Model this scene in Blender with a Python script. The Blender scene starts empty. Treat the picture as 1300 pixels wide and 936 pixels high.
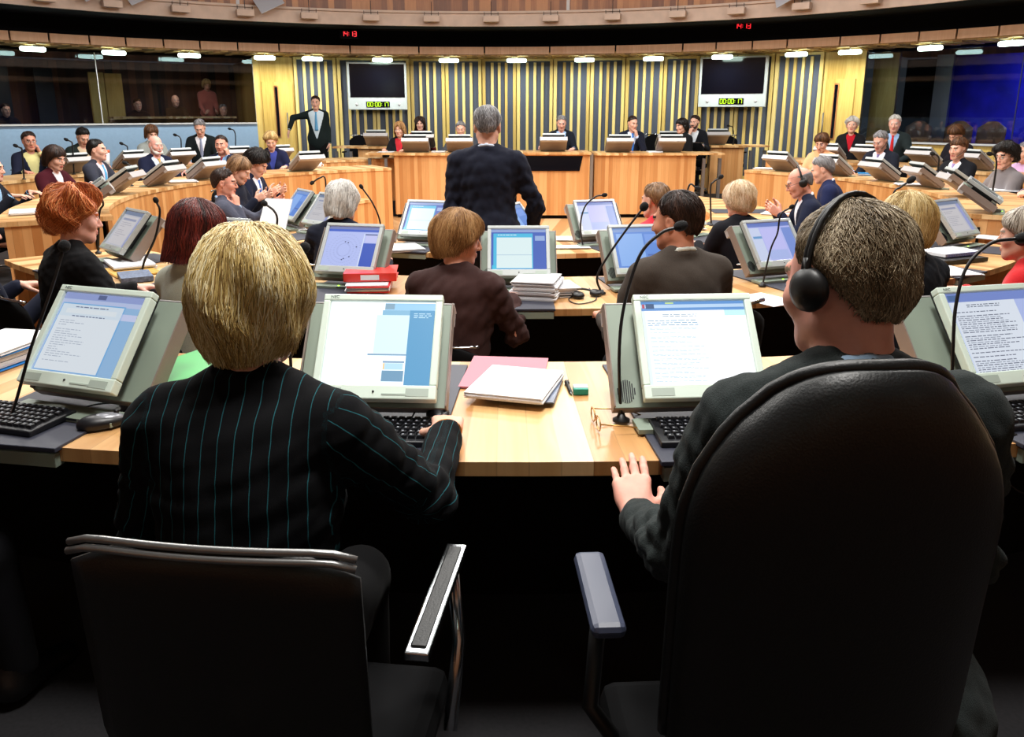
import bpy, math, random
import numpy as np
from mathutils import Vector, Matrix
random.seed(7); RS = np.random.RandomState(11)
col = bpy.context.scene.collection
PI = math.pi
# ---------------------------------------------------------------- camera model (29 mm lens, eye height 1.52 m, looking 15 degrees down)
F, CX, CY, EYE, PIT = 1050.0, 650.0, 425.0, 1.52, math.radians(15.1)
SP, CP = math.sin(PIT), math.cos(PIT)
def _ray(u, v):
    a = (u-CX)/F; b = -(v-CY)/F
    return np.array([a, CP+b*SP, -SP+b*CP])
def AZ(u, v, z):
    d = _ray(u, v); t = (z-EYE)/d[2]
    return np.array([0, 0, EYE])+t*d
def AY(u, v, y):
    d = _ray(u, v); return np.array([0, 0, EYE])+d*(y/d[1])
def AD(u, v, D): return np.array([0, 0, EYE])+_ray(u, v)*D
def U_of(p):
    z = p[2]-EYE; D = p[1]*CP-z*SP
    return CX+F*p[0]/D
# ---------------------------------------------------------------- object helpers
def tag(o, label=None, cat=None, group=None, kind=None):
    if label: o['label'] = label
    if cat: o['category'] = cat
    if group: o['group'] = group
    if kind: o['kind'] = kind
    return o
def empty(name, loc=(0, 0, 0), rz=0, label=None, cat=None, group=None, kind=None):
    o = bpy.data.objects.new(name, None); col.objects.link(o)
    o.location = tuple(float(x) for x in loc); o.rotation_euler = (0, 0, rz)
    return tag(o, label, cat, group, kind)
def mk(name, V, Fc, mats, mi=None, parent=None, smooth=False, uv=None, bevel=0, attrs=None, loc=None):
    """mesh object out of numpy arrays; Fc is (n,4)/(n,3) or a list of tuples"""
    me = bpy.data.meshes.new(name)
    V = np.asarray(V, dtype=np.float32)
    if isinstance(Fc, np.ndarray):
        n, k = Fc.shape
        me.vertices.add(len(V)); me.vertices.foreach_set('co', V.ravel())
        me.loops.add(n*k); me.loops.foreach_set('vertex_index', Fc.astype(np.int32).ravel())
        me.polygons.add(n)
        me.polygons.foreach_set('loop_start', np.arange(n, dtype=np.int32)*k)
        me.update(calc_edges=True)
    else:
        me.from_pydata([tuple(map(float, v)) for v in V], [], [tuple(f) for f in Fc]); me.update()
    if not isinstance(mats, (list, tuple)): mats = [mats]
    for m in mats: me.materials.append(m)
    if mi is not None: me.polygons.foreach_set('material_index', np.asarray(mi, dtype=np.int32))
    if smooth: me.polygons.foreach_set('use_smooth', np.ones(len(me.polygons), dtype=bool))
    if uv is not None:
        l = me.uv_layers.new(name='UVMap')
        l.data.foreach_set('uv', np.asarray(uv, dtype=np.float32).ravel())
    if attrs:
        for an, av in attrs.items():
            a = me.attributes.new(an, 'FLOAT', 'POINT'); a.data.foreach_set('value', np.asarray(av, dtype=np.float32))
    o = bpy.data.objects.new(name, me); col.objects.link(o)
    if parent is not None: o.parent = parent
    if loc is not None: o.location = tuple(map(float, loc))
    if bevel:
        b = o.modifiers.new('bevel', 'BEVEL'); b.width = bevel; b.segments = 2; b.limit_method = 'ANGLE'; b.angle_limit = math.radians(40)
        if smooth is False:
            pass
    return o
def copy_tree(o, parent=None):
    c = o.copy(); col.objects.link(c); c.parent = parent
    for ch in [x for x in KIDS.get(o.name, [])]: copy_tree(ch, c)
    return c
KIDS = {}
def index_kids():
    KIDS.clear()
    for o in bpy.data.objects:
        if o.parent: KIDS.setdefault(o.parent.name, []).append(o)
def rotm(rx=0, ry=0, rz=0):
    cx, sx, cy, sy, cz, sz = math.cos(rx), math.sin(rx), math.cos(ry), math.sin(ry), math.cos(rz), math.sin(rz)
    X = np.array([[1, 0, 0], [0, cx, -sx], [0, sx, cx]]); Y = np.array([[cy, 0, sy], [0, 1, 0], [-sy, 0, cy]]); Z = np.array([[cz, -sz, 0], [sz, cz, 0], [0, 0, 1]])
    return Z@Y@X
class MB:
    """collects boxes, prisms, tubes, lathes, sheets; build() links them as one mesh"""
    def __init__(s): s.V = []; s.F = []; s.M = []; s.UV = []; s.S = []
    def add(s, V, Fc, mi=0, uv=None, sm=False):
        b = len(s.V); s.V += [tuple(map(float, v)) for v in V]
        for k, f in enumerate(Fc):
            s.F.append(tuple(b+i for i in f)); s.M.append(mi); s.S.append(sm)
            if uv is not None and uv[k] is not None: s.UV += list(uv[k])
            else: s.UV += [(V[i][0]+V[i][1]*.37, V[i][2]) for i in f]
        return s
    def box(s, c, d, R=None, mi=0, taper=None):
        x, y, z = d[0]/2, d[1]/2, d[2]/2
        P = np.array([[-x, -y, -z], [x, -y, -z], [x, y, -z], [-x, y, -z], [-x, -y, z], [x, -y, z], [x, y, z], [-x, y, z]])
        if taper is not None: P[4:, 0] *= taper[0]; P[4:, 1] *= taper[1]
        if R is not None: P = P@np.asarray(R).T
        P = P+np.asarray(c)
        fs = [(0, 3, 2, 1), (4, 5, 6, 7), (0, 1, 5, 4), (1, 2, 6, 5), (2, 3, 7, 6), (3, 0, 4, 7)]
        L = [(d[0], d[1]), (d[0], d[1]), (d[0], d[2]), (d[1], d[2]), (d[0], d[2]), (d[1], d[2])]
        o = random.random()*3
        uv = [[(o, 0), (o+a, 0), (o+a, b), (o, b)] for a, b in L]
        return s.add(P, fs, mi, uv)
    def prism(s, poly, z0, z1, R=None, T=None, mi=0):
        n = len(poly); P = np.array([(x, y, z0) for x, y in poly]+[(x, y, z1) for x, y in poly])
        if R is not None: P = P@np.asarray(R).T
        if T is not None: P = P+np.asarray(T)
        fs = [tuple(range(n-1, -1, -1)), tuple(range(n, 2*n))]+[(i, (i+1) % n, n+(i+1) % n, n+i) for i in range(n)]
        return s.add(P, fs, mi)
    def tube(s, pts, r, n=8, mi=0, cap=True):
        pts = [np.asarray(p, float) for p in pts]; m = len(pts)
        rr = r if isinstance(r, (list, tuple, np.ndarray)) else [r]*m
        V = []; up = np.array([0, 0, 1.])
        t0 = pts[1]-pts[0]
        if abs(t0[2])/(np.linalg.norm(t0)+1e-9) > .9: up = np.array([1., 0, 0])
        prev = None
        for i in range(m):
            t = pts[min(i+1, m-1)]-pts[max(i-1, 0)]; t = t/(np.linalg.norm(t)+1e-9)
            a = np.cross(t, up) if prev is None else prev-t*np.dot(prev, t)
            a = a/(np.linalg.norm(a)+1e-9); prev = a; b = np.cross(t, a)
            for k in range(n):
                w = 2*PI*k/n; V.append(pts[i]+rr[i]*(a*math.cos(w)+b*math.sin(w)))
        fs = [(i*n+k, i*n+(k+1) % n, (i+1)*n+(k+1) % n, (i+1)*n+k) for i in range(m-1) for k in range(n)]
        if cap: fs += [tuple(range(n-1, -1, -1)), tuple((m-1)*n+k for k in range(n))]
        return s.add(V, fs, mi, sm=True)
    def lathe(s, prof, c=(0, 0, 0), R=None, n=20, mi=0):
        V = []
        for r, z in prof:
            for k in range(n):
                w = 2*PI*k/n; V.append((r*math.cos(w), r*math.sin(w), z))
        V = np.array(V)
        if R is not None: V = V@np.asarray(R).T
        V = V+np.asarray(c); m = len(prof)
        fs = [(i*n+k, i*n+(k+1) % n, (i+1)*n+(k+1) % n, (i+1)*n+k) for i in range(m-1) for k in range(n)]
        fs += [tuple(range(n-1, -1, -1)), tuple((m-1)*n+k for k in range(n))]
        return s.add(V, fs, mi, sm=True)
    def arc(s, c, r0, r1, a0, a1, z0, z1, n=None, mi=0, z1b=None):
        """ring sector solid; angles (degrees) measured from -Y towards +X; uv = arc length by height / radius"""
        n = n or max(2, int(abs(a1-a0)/1.5)); V = []; rm = (r0+r1)/2
        zo = z1 if z1b is None else z1b
        for i in range(n+1):
            a = math.radians(a0+(a1-a0)*i/n); sx, sy = math.sin(a), -math.cos(a)
            V += [(c[0]+r0*sx, c[1]+r0*sy, z0), (c[0]+r1*sx, c[1]+r1*sy, z0), (c[0]+r1*sx, c[1]+r1*sy, zo), (c[0]+r0*sx, c[1]+r0*sy, z1)]
        fs = []; uv = []
        L = math.radians(abs(a1-a0))*rm
        for i in range(n):
            b = 4*i; u0, u1 = L*i/n, L*(i+1)/n
            for j in range(4):
                k = (j+1) % 4; fs.append((b+j, b+4+j, b+4+k, b+k))
                h0, h1 = ((0, r1-r0), (z0, z1), (0, r1-r0), (z0, z1))[j]
                if j in (2, 3): h0, h1 = h1, h0
                uv.append([(u0, h0), (u1, h0), (u1, h1), (u0, h1)])
        fs += [(0, 1, 2, 3), (4*n+3, 4*n+2, 4*n+1, 4*n)]
        uv += [[(0, z0), (r1-r0, z0), (r1-r0, z1), (0, z1)], [(0, z1), (r1-r0, z1), (r1-r0, z0), (0, z0)]]
        return s.add(V, fs, mi, uv)
    def build(s, name, mats, parent=None, bevel=0, smooth=None, loc=None):
        o = mk(name, np.array(s.V), s.F, mats, s.M, parent, False, s.UV, bevel, loc=loc)
        o.data.polygons.foreach_set('use_smooth', np.array(s.S if smooth is None else [smooth]*len(s.F), dtype=bool))
        return o
# ---------------------------------------------------------------- materials
def newmat(name):
    m = bpy.data.materials.new(name); m.use_nodes = True
    return m, m.node_tree.nodes, m.node_tree.links, m.node_tree.nodes['Principled BSDF']
def lin(c):
    return tuple((x/12.92 if x <= .04045 else ((x+.055)/1.055)**2.4) for x in [q/255 for q in c])+(1,)
def plain(name, rgb, rough=.6, metal=0, spec=.5, noise=0, nscale=60, bump=0, coat=0):
    m, N, L, B = newmat(name)
    B.inputs['Roughness'].default_value = rough; B.inputs['Metallic'].default_value = metal
    B.inputs['Specular IOR Level'].default_value = spec
    if coat: B.inputs['Coat Weight'].default_value = coat
    c = lin(rgb)
    if noise or bump:
        t = N.new('ShaderNodeTexCoord'); n = N.new('ShaderNodeTexNoise'); n.inputs['Scale'].default_value = nscale; n.inputs['Detail'].default_value = 4
        L.new(t.outputs['Object'], n.inputs['Vector'])
        r = N.new('ShaderNodeValToRGB'); r.color_ramp.elements[0].position = .3; r.color_ramp.elements[1].position = .7
        r.color_ramp.elements[0].color = tuple(x*(1-noise) for x in c[:3])+(1,); r.color_ramp.elements[1].color = tuple(min(1, x*(1+noise)) for x in c[:3])+(1,)
        L.new(n.outputs['Fac'], r.inputs['Fac']); L.new(r.outputs['Color'], B.inputs['Base Color'])
        if bump:
            b = N.new('ShaderNodeBump'); b.inputs['Strength'].default_value = bump; b.inputs['Distance'].default_value = .004
            L.new(n.outputs['Fac'], b.inputs['Height']); L.new(b.outputs['Normal'], B.inputs['Normal'])
    else: B.inputs['Base Color'].default_value = c
    return m
def wood(name, base, dark, light, plank=.09, rough=.4, var=.5, grain=1.0, horiz=False, joint=.3):
    """boards laid across the U direction, grain along V (UV in metres)"""
    m, N, L, B = newmat(name); B.inputs['Roughness'].default_value = rough
    uv = N.new('ShaderNodeUVMap'); sep = N.new('ShaderNodeSeparateXYZ'); L.new(uv.outputs['UV'], sep.inputs[0])
    U, Vv = ('Y', 'X') if horiz else ('X', 'Y')
    def math_(op, a, b=None, v=None):
        n = N.new('ShaderNodeMath'); n.operation = op
        L.new(a, n.inputs[0])
        if b is not None: L.new(b, n.inputs[1])
        elif v is not None: n.inputs[1].default_value = v
        return n.outputs[0]
    d = math_('DIVIDE', sep.outputs[U], v=plank); fl = math_('FLOOR', d)
    wn = N.new('ShaderNodeTexWhiteNoise'); wn.noise_dimensions = '1D'; L.new(fl, wn.inputs['W'])
    cmb = N.new('ShaderNodeCombineXYZ')
    ux = math_('MULTIPLY', sep.outputs[U], v=30.0); uz = math_('MULTIPLY', wn.outputs['Value'], v=40.0); uy = math_('MULTIPLY', sep.outputs[Vv], v=2.2)
    L.new(ux, cmb.inputs[0]); L.new(uy, cmb.inputs[1]); L.new(uz, cmb.inputs[2])
    g = N.new('ShaderNodeTexNoise'); g.inputs['Scale'].default_value = 1.0*grain; g.inputs['Detail'].default_value = 5; g.inputs['Distortion'].default_value = .6
    L.new(cmb.outputs[0], g.inputs['Vector'])
    r = N.new('ShaderNodeValToRGB'); e = r.color_ramp.elements
    e[0].position = .25; e[0].color = lin(dark); e[1].position = .75; e[1].color = lin(light); x = e.new(.5); x.color = lin(base)
    mixf = N.new('ShaderNodeMix'); mixf.data_type = 'FLOAT'; mixf.inputs[0].default_value = var
    L.new(g.outputs['Fac'], mixf.inputs[2]); L.new(wn.outputs['Value'], mixf.inputs[3]); L.new(mixf.outputs[0], r.inputs['Fac'])
    fr = math_('FRACT', d); lt = math_('LESS_THAN', fr, v=.025/max(plank, .01)*.1)
    mx = N.new('ShaderNodeMix'); mx.data_type = 'RGBA'; mx.blend_type = 'MULTIPLY'; mj = math_('MULTIPLY', lt, v=joint)
    L.new(mj, mx.inputs[0]); L.new(r.outputs['Color'], mx.inputs[6]); mx.inputs[7].default_value = (.2, .15, .1, 1)
    L.new(mx.outputs[2], B.inputs['Base Color'])
    return m
def emis(name, rgb, s=1.0):
    m, N, L, B = newmat(name); B.inputs['Base Color'].default_value = (0, 0, 0, 1); B.inputs['Roughness'].default_value = .3
    B.inputs['Emission Color'].default_value = lin(rgb); B.inputs['Emission Strength'].default_value = s
    return m
_EM = {}
def em(rgb, s=1.0):
    k = (tuple(rgb), s)
    if k not in _EM: _EM[k] = emis('screen_light_%02x%02x%02x' % tuple(rgb), rgb, s)
    return _EM[k]
def cloth(name, rgb, noise=.25, scale=350, bump=.25, rough=.9, sheen=.25):
    m = plain(name, rgb, rough, 0, .2, noise, scale, bump); m.node_tree.nodes['Principled BSDF'].inputs['Sheen Weight'].default_value = sheen if sum(rgb) > 260 else .02
    return m
def pinstripe(name, base, stripe, gap=.03, w=.05):
    m, N, L, B = newmat(name); B.inputs['Roughness'].default_value = .9; B.inputs['Specular IOR Level'].default_value = .15
    a = N.new('ShaderNodeAttribute'); a.attribute_name = 'st'
    def math_(op, x, v):
        n = N.new('ShaderNodeMath'); n.operation = op; L.new(x, n.inputs[0]); n.inputs[1].default_value = v; return n.outputs[0]
    t = math_('LESS_THAN', math_('FRACT', math_('DIVIDE', a.outputs['Fac'], gap), 0), w)
    mx = N.new('ShaderNodeMix'); mx.data_type = 'RGBA'; L.new(t, mx.inputs[0]); mx.inputs[6].default_value = lin(base); mx.inputs[7].default_value = lin(stripe)
    L.new(mx.outputs[2], B.inputs['Base Color'])
    n = N.new('ShaderNodeTexNoise'); n.inputs['Scale'].default_value = 500; b = N.new('ShaderNodeBump'); b.inputs['Strength'].default_value = .2; b.inputs['Distance'].default_value = .003
    L.new(n.outputs['Fac'], b.inputs['Height']); L.new(b.outputs['Normal'], B.inputs['Normal'])
    return m
_SK = {}
def skin(rgb=(225, 172, 150)):
    if rgb not in _SK:
        m = plain('skin', rgb, .5, 0, .4, .06, 40, .05); B = m.node_tree.nodes['Principled BSDF']
        B.inputs['Subsurface Weight'].default_value = .12; B.inputs['Subsurface Radius'].default_value = (.012, .005, .003)
        _SK[rgb] = m
    return _SK[rgb]
_HM = {}
def hairmat(c):
    """c = (dark, mid, light) strand colours chosen per strand by the attribute hc"""
    if c not in _HM:
        m, N, L, B = newmat('hair'); B.inputs['Roughness'].default_value = .42; B.inputs['Specular IOR Level'].default_value = .35
        a = N.new('ShaderNodeAttribute'); a.attribute_name = 'hc'
        r = N.new('ShaderNodeValToRGB'); e = r.color_ramp.elements; e[0].color = lin(c[0]); e[1].color = lin(c[2]); x = e.new(.5); x.color = lin(c[1])
        L.new(a.outputs['Fac'], r.inputs['Fac']); L.new(r.outputs['Color'], B.inputs['Base Color'])
        _HM[c] = m
    return _HM[c]
_CL = {}
def cl(rgb, **k):
    key = (rgb, tuple(sorted(k.items())))
    if key not in _CL: _CL[key] = cloth('cloth', rgb, **k)
    return _CL[key]
# ---------------------------------------------------------------- organic surfaces: smooth unions of tapered capsules / ellipsoids, meshed by surface nets
def cap(a, b, ra, rb=None, k=.02, mode='u'): return ('c', np.asarray(a, float), np.asarray(b, float), ra, ra if rb is None else rb, k, mode)
def ell(c, r, R=None, k=.03, mode='u'): return ('e', np.asarray(c, float), np.asarray(r, float), R, None, k, mode)
def wedge(P0, R, slope, half, k=.006):  # neckline opening: torso frame origin P0 rotation R
    return ('w', np.asarray(P0, float), R, slope, half, k, 's')
def _bounds(p):
    if p[0] == 'c': r = max(p[3], p[4]); return np.minimum(p[1], p[2])-r, np.maximum(p[1], p[2])+r
    if p[0] == 'e': r = max(p[2]); return p[1]-r, p[1]+r
    return np.full(3, -9.), np.full(3, 9.)
def _dist(p, X, Y, Z):
    if p[0] == 'c':
        a, b = p[1], p[2]; ab = b-a; L2 = max(float(ab@ab), 1e-12)
        x, y, z = X-a[0], Y-a[1], Z-a[2]
        t = np.clip((x*ab[0]+y*ab[1]+z*ab[2])/L2, 0, 1)
        return np.sqrt((x-ab[0]*t)**2+(y-ab[1]*t)**2+(z-ab[2]*t)**2)-(p[3]+(p[4]-p[3])*t)
    if p[0] == 'e':
        x, y, z = X-p[1][0], Y-p[1][1], Z-p[1][2]
        if p[3] is not None:
            R = p[3]; x, y, z = R[0, 0]*x+R[1, 0]*y+R[2, 0]*z, R[0, 1]*x+R[1, 1]*y+R[2, 1]*z, R[0, 2]*x+R[1, 2]*y+R[2, 2]*z
        r = p[2]; qx, qy, qz = x/r[0], y/r[1], z/r[2]
        k0 = np.sqrt(qx*qx+qy*qy+qz*qz); k1 = np.sqrt((qx/r[0])**2+(qy/r[1])**2+(qz/r[2])**2)+1e-9
        return k0*(k0-1)/k1
    R = p[2]; x, y, z = X-p[1][0], Y-p[1][1], Z-p[1][2]
    x, y, z = R[0, 0]*x+R[1, 0]*y+R[2, 0]*z, R[0, 1]*x+R[1, 1]*y+R[2, 1]*z, R[0, 2]*x+R[1, 2]*y+R[2, 2]*z
    z0 = p[4]; sl = p[3]
    d = (np.abs(x)-(z-z0)*sl)/math.sqrt(1+sl*sl)
    return np.maximum(np.maximum(d, -(y-.03)), -(z-z0))
def axis(lo, hi, coarse, fine):
    """fine: list of (a, b, step)"""
    xs = [lo]
    while xs[-1] < hi:
        x = xs[-1]; st = coarse
        for a, b, s in fine:
            if a <= x < b: st = min(st, s)
            elif x < a and x+st > a: st = min(st, max(a-x, s))
        xs.append(x+st)
    return np.array(xs)
def sdf_mesh(prims, coarse, foc=()):
    lo = np.min([_bounds(p)[0] for p in prims if p[6] == 'u'], 0)-.02; hi = np.max([_bounds(p)[1] for p in prims if p[6] == 'u'], 0)+.02
    ax = [axis(lo[i], hi[i], coarse, [(c[i]-r[i], c[i]+r[i], s) for c, r, s in foc]) for i in range(3)]
    xs, ys, zs = ax
    G = np.full((len(xs), len(ys), len(zs)), .5, np.float32)
    for p in prims:
        b0, b1 = _bounds(p); k = p[5]; mg = k+.035
        sl = []
        for i in range(3):
            a = max(np.searchsorted(ax[i], b0[i]-mg)-1, 0); b = min(np.searchsorted(ax[i], b1[i]+mg)+1, len(ax[i]))
            sl.append(slice(a, b))
        sl = tuple(sl)
        if any(s.stop-s.start <= 0 for s in sl): continue
        d = _dist(p, xs[sl[0]][:, None, None], ys[sl[1]][None, :, None], zs[sl[2]][None, None, :]).astype(np.float32)
        g = G[sl]
        if p[6] == 'u':
            h = np.maximum(k-np.abs(g-d), 0)/max(k, 1e-6); G[sl] = np.minimum(g, d)-h*h*k*.25
        else:
            d = -d; h = np.maximum(k-np.abs(g-d), 0)/max(k, 1e-6); G[sl] = np.maximum(g, d)+h*h*k*.25
    S = G < 0
    nx, ny, nz = G.shape
    cnt = sum(S[i:nx-1+i, j:ny-1+j, k:nz-1+k].astype(np.int8) for i in (0, 1) for j in (0, 1) for k in (0, 1))
    act = (cnt > 0) & (cnt < 8); idx = np.full(act.shape, -1, np.int64); C = np.argwhere(act); idx[act] = np.arange(len(C))
    corner = [(i, j, k) for i in (0, 1) for j in (0, 1) for k in (0, 1)]
    val = {}; pos = {}
    for c in corner:
        I = C+np.array(c); val[c] = G[I[:, 0], I[:, 1], I[:, 2]]; pos[c] = np.stack([xs[I[:, 0]], ys[I[:, 1]], zs[I[:, 2]]], 1)
    acc = np.zeros((len(C), 3)); n = np.zeros(len(C))
    for a in corner:
        for ax_ in range(3):
            if a[ax_] == 0:
                b = list(a); b[ax_] = 1; b = tuple(b)
                va, vb = val[a], val[b]; cr = (va < 0) != (vb < 0)
                t = np.where(cr, va/np.where(cr, va-vb, 1), 0)
                acc += np.where(cr[:, None], pos[a]+(pos[b]-pos[a])*t[:, None], 0); n += cr
    V = acc/np.maximum(n, 1)[:, None]
    Q = []
    e = S[:-1, 1:-1, 1:-1] != S[1:, 1:-1, 1:-1]; I = np.argwhere(e)+np.array([0, 1, 1]); f = S[I[:, 0], I[:, 1], I[:, 2]]
    q = np.stack([idx[I[:, 0], I[:, 1]-1, I[:, 2]-1], idx[I[:, 0], I[:, 1], I[:, 2]-1], idx[I[:, 0], I[:, 1], I[:, 2]], idx[I[:, 0], I[:, 1]-1, I[:, 2]]], 1); Q.append(np.where(f[:, None], q, q[:, ::-1]))
    e = S[1:-1, :-1, 1:-1] != S[1:-1, 1:, 1:-1]; I = np.argwhere(e)+np.array([1, 0, 1]); f = S[I[:, 0], I[:, 1], I[:, 2]]
    q = np.stack([idx[I[:, 0]-1, I[:, 1], I[:, 2]-1], idx[I[:, 0]-1, I[:, 1], I[:, 2]], idx[I[:, 0], I[:, 1], I[:, 2]], idx[I[:, 0], I[:, 1], I[:, 2]-1]], 1); Q.append(np.where(f[:, None], q, q[:, ::-1]))
    e = S[1:-1, 1:-1, :-1] != S[1:-1, 1:-1, 1:]; I = np.argwhere(e)+np.array([1, 1, 0]); f = S[I[:, 0], I[:, 1], I[:, 2]]
    q = np.stack([idx[I[:, 0]-1, I[:, 1]-1, I[:, 2]], idx[I[:, 0], I[:, 1]-1, I[:, 2]], idx[I[:, 0], I[:, 1], I[:, 2]], idx[I[:, 0]-1, I[:, 1], I[:, 2]]], 1); Q.append(np.where(f[:, None], q, q[:, ::-1]))
    Q = np.concatenate(Q); Q = Q[(Q >= 0).all(1)]
    return V, Q
def sdf_at(prims, P):
    g = np.full(len(P), .5)
    for p in prims:
        d = _dist(p, P[:, 0], P[:, 1], P[:, 2]); k = p[5]
        if p[6] == 'u': h = np.maximum(k-np.abs(g-d), 0)/max(k, 1e-6); g = np.minimum(g, d)-h*h*k*.25
        else: d = -d; g = np.maximum(g, d)
    return g
def relax(V, Q, it=2, w=.5):
    for _ in range(it):
        s = np.zeros_like(V); n = np.zeros(len(V))
        for a in range(4):
            for b in (1, 3):
                np.add.at(s, Q[:, a], V[Q[:, (a+b) % 4]]); np.add.at(n, Q[:, a], 1)
        V = V+(s/np.maximum(n, 1)[:, None]-V)*w
    return V
# ---------------------------------------------------------------- people
M_EYE = plain('eye_dark', (38, 26, 22), .15); M_EYEW = plain('eye_white', (222, 214, 208), .25)
_LIP = {}
def lipmat(s):
    if s not in _LIP: _LIP[s] = plain('lips', (int(s[0]*.82), int(s[1]*.56), int(s[2]*.56)), .4)
    return _LIP[s]
_BR = {}
def browmat(c):
    if c not in _BR: _BR[c] = plain('eyebrow', c, .8)
    return _BR[c]
def unit(v): v = np.asarray(v, float); return v/(np.linalg.norm(v)+1e-9)
def hand_prims(W, d, n, right, curl=.35, spread=.004, s=1.0, k=.008, fat=1.0):
    """palm, four unequal bent fingers and a thumb; W wrist, d finger direction, n direction the palm faces"""
    d = unit(d); n = unit(np.asarray(n, float)-d*np.dot(n, d)); t = np.cross(n, d)*(-1 if right else 1)
    P = []
    kn = []
    for i in range(4):
        K = W+d*(.088, .092, .087, .078)[i]*s+t*(.029-.0195*i)*s; kn.append(K)
        P.append(cap(W+t*(.014-.010*i)*s+d*.012, K, .0145*s*fat, .0115*s*fat, .012))
    P.append(ell(W+d*.048*s+n*.006*s, (.036*s, .036*s, .017*s), np.stack([t, d, n], 1), .012))
    for i in range(4):
        L = (.070, .079, .073, .056)[i]*s; a = curl*(.5+.12*i); q = kn[i]; r = (.0088, .009, .0086, .0076)[i]*s*fat
        dd = unit(d+t*(spread*(1.5-i)*6))
        for j, fr in enumerate((.46, .30, .24)):
            ang = a*(j+1)*.9; v = dd*math.cos(ang)+n*math.sin(ang); e = q+v*L*fr
            P.append(cap(q, e, r*(1-.08*j), r*(.92-.08*j), k*.55)); q = e
    b = W+d*.022*s+t*.026*s+n*.004*s; e1 = b+unit(t*.75+d*.7+n*.35)*.045*s; e2 = e1+unit(t*.25+d*.9+n*.45)*.034*s; e3 = e2+unit(t*.05+d*.95+n*.5)*.024*s
    P += [cap(b, e1, .0135*s*fat, .0115*s*fat, .010), cap(e1, e2, .0112*s*fat, .0098*s*fat, .004), cap(e2, e3, .0098*s*fat, .0078*s*fat, .003)]
    return P
def head_prims(H, c, f=False, fatc=1.0, ears=True, s=1.0):
    """H rotation, c head centre; head frame faces +Y"""
    T = lambda x, y, z: c+H@(np.array([x, y, z])*s)
    E = lambda p, r, k, m='u': ell(T(*p), np.array(r)*s, H, k, m)
    Cc = lambda a, b, ra, rb, k, m='u': cap(T(*a), T(*b), ra*s, rb*s, k, m)
    j = .92 if f else 1.0
    P = [E((0, -.014, .034), (.0755, .095, .084), .02), E((0, .030, -.028), (.060*fatc*j, .062, .080), .03),
         Cc((0, .066, -.098), (0, .060, -.092), .022*j, .026, .025),
         Cc((.05*j*fatc, -.005, -.055), (.022*j, .06, -.092), .018, .018, .03), Cc((-.05*j*fatc, -.005, -.055), (-.022*j, .06, -.092), .018, .018, .03),
         E((.037, .060, -.024), (.026*fatc, .026, .026), .02), E((-.037, .060, -.024), (.026*fatc, .026, .026), .02),
         Cc((-.03, .083, .024), (.03, .083, .024), .011, .011, .018),
         E((.031, .100, .001), (.018, .013, .010), .012, 's'), E((-.031, .100, .001), (.018, .013, .010), .012, 's'),
         E((.031, .079, .000), (.0135, .0125, .0095), .003), E((-.031, .079, .000), (.0135, .0125, .0095), .003),
         Cc((0, .090, .012), (0, .110, -.030), .007, .0105, .010), Cc((.010, .098, -.034), (-.010, .098, -.034), .0085, .0085, .006),
         Cc((-.019, .0885, -.060), (.019, .0885, -.060), .0055, .0055, .006), Cc((0, .092, -.059), (0, .0905, -.069), .007, .0085, .008),
         Cc((-.017, .086, -.069), (.017, .086, -.069), .006, .006, .006)]
    if ears:
        for q in (1, -1):
            P += [E((.077*q, -.008, -.004), (.009, .020, .031), .006), E((.086*q, -.004, .002), (.006, .010, .016), .004, 's'), Cc((.074*q, -.004, -.028), (.075*q, -.002, -.034), .008, .006, .006)]
    return P
def torso_prims(Tf, w, f, inf, female, hem=0, arms=None, infa=None, shoulder=True):
    E = lambda p, r, k=.05: ell(Tf(p), (r[0]+inf, r[1]+inf, r[2]+inf), Tf.R, k)
    P = [E((0, 0, .06), (.165*w, .115*f, .10)), E((0, .008, .20), (.143*w, .112*f, .15), .06), E((0, -.004, .37), (.158*w, .108*f, .165), .06),
         E((0, -.012, .46), (.150*w, .085*f, .085), .05),
         cap(Tf((-.125*w, -.012, .492)), Tf((.125*w, -.012, .492)), .047+inf, .047+inf, .05)]
    for q in (1, -1):
        P.append(cap(Tf((.12*w*q, -.014, .512)), Tf((.035*q, -.014, .560)), .033+inf, .036+inf, .035))
        if female: P.append(E((.072*q, .088*f, .345), (.058, .045, .058), .035))
    if hem: P.append(E((0, -.01, .02), (.178*w, .135*f, hem), .05))
    return P
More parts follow.
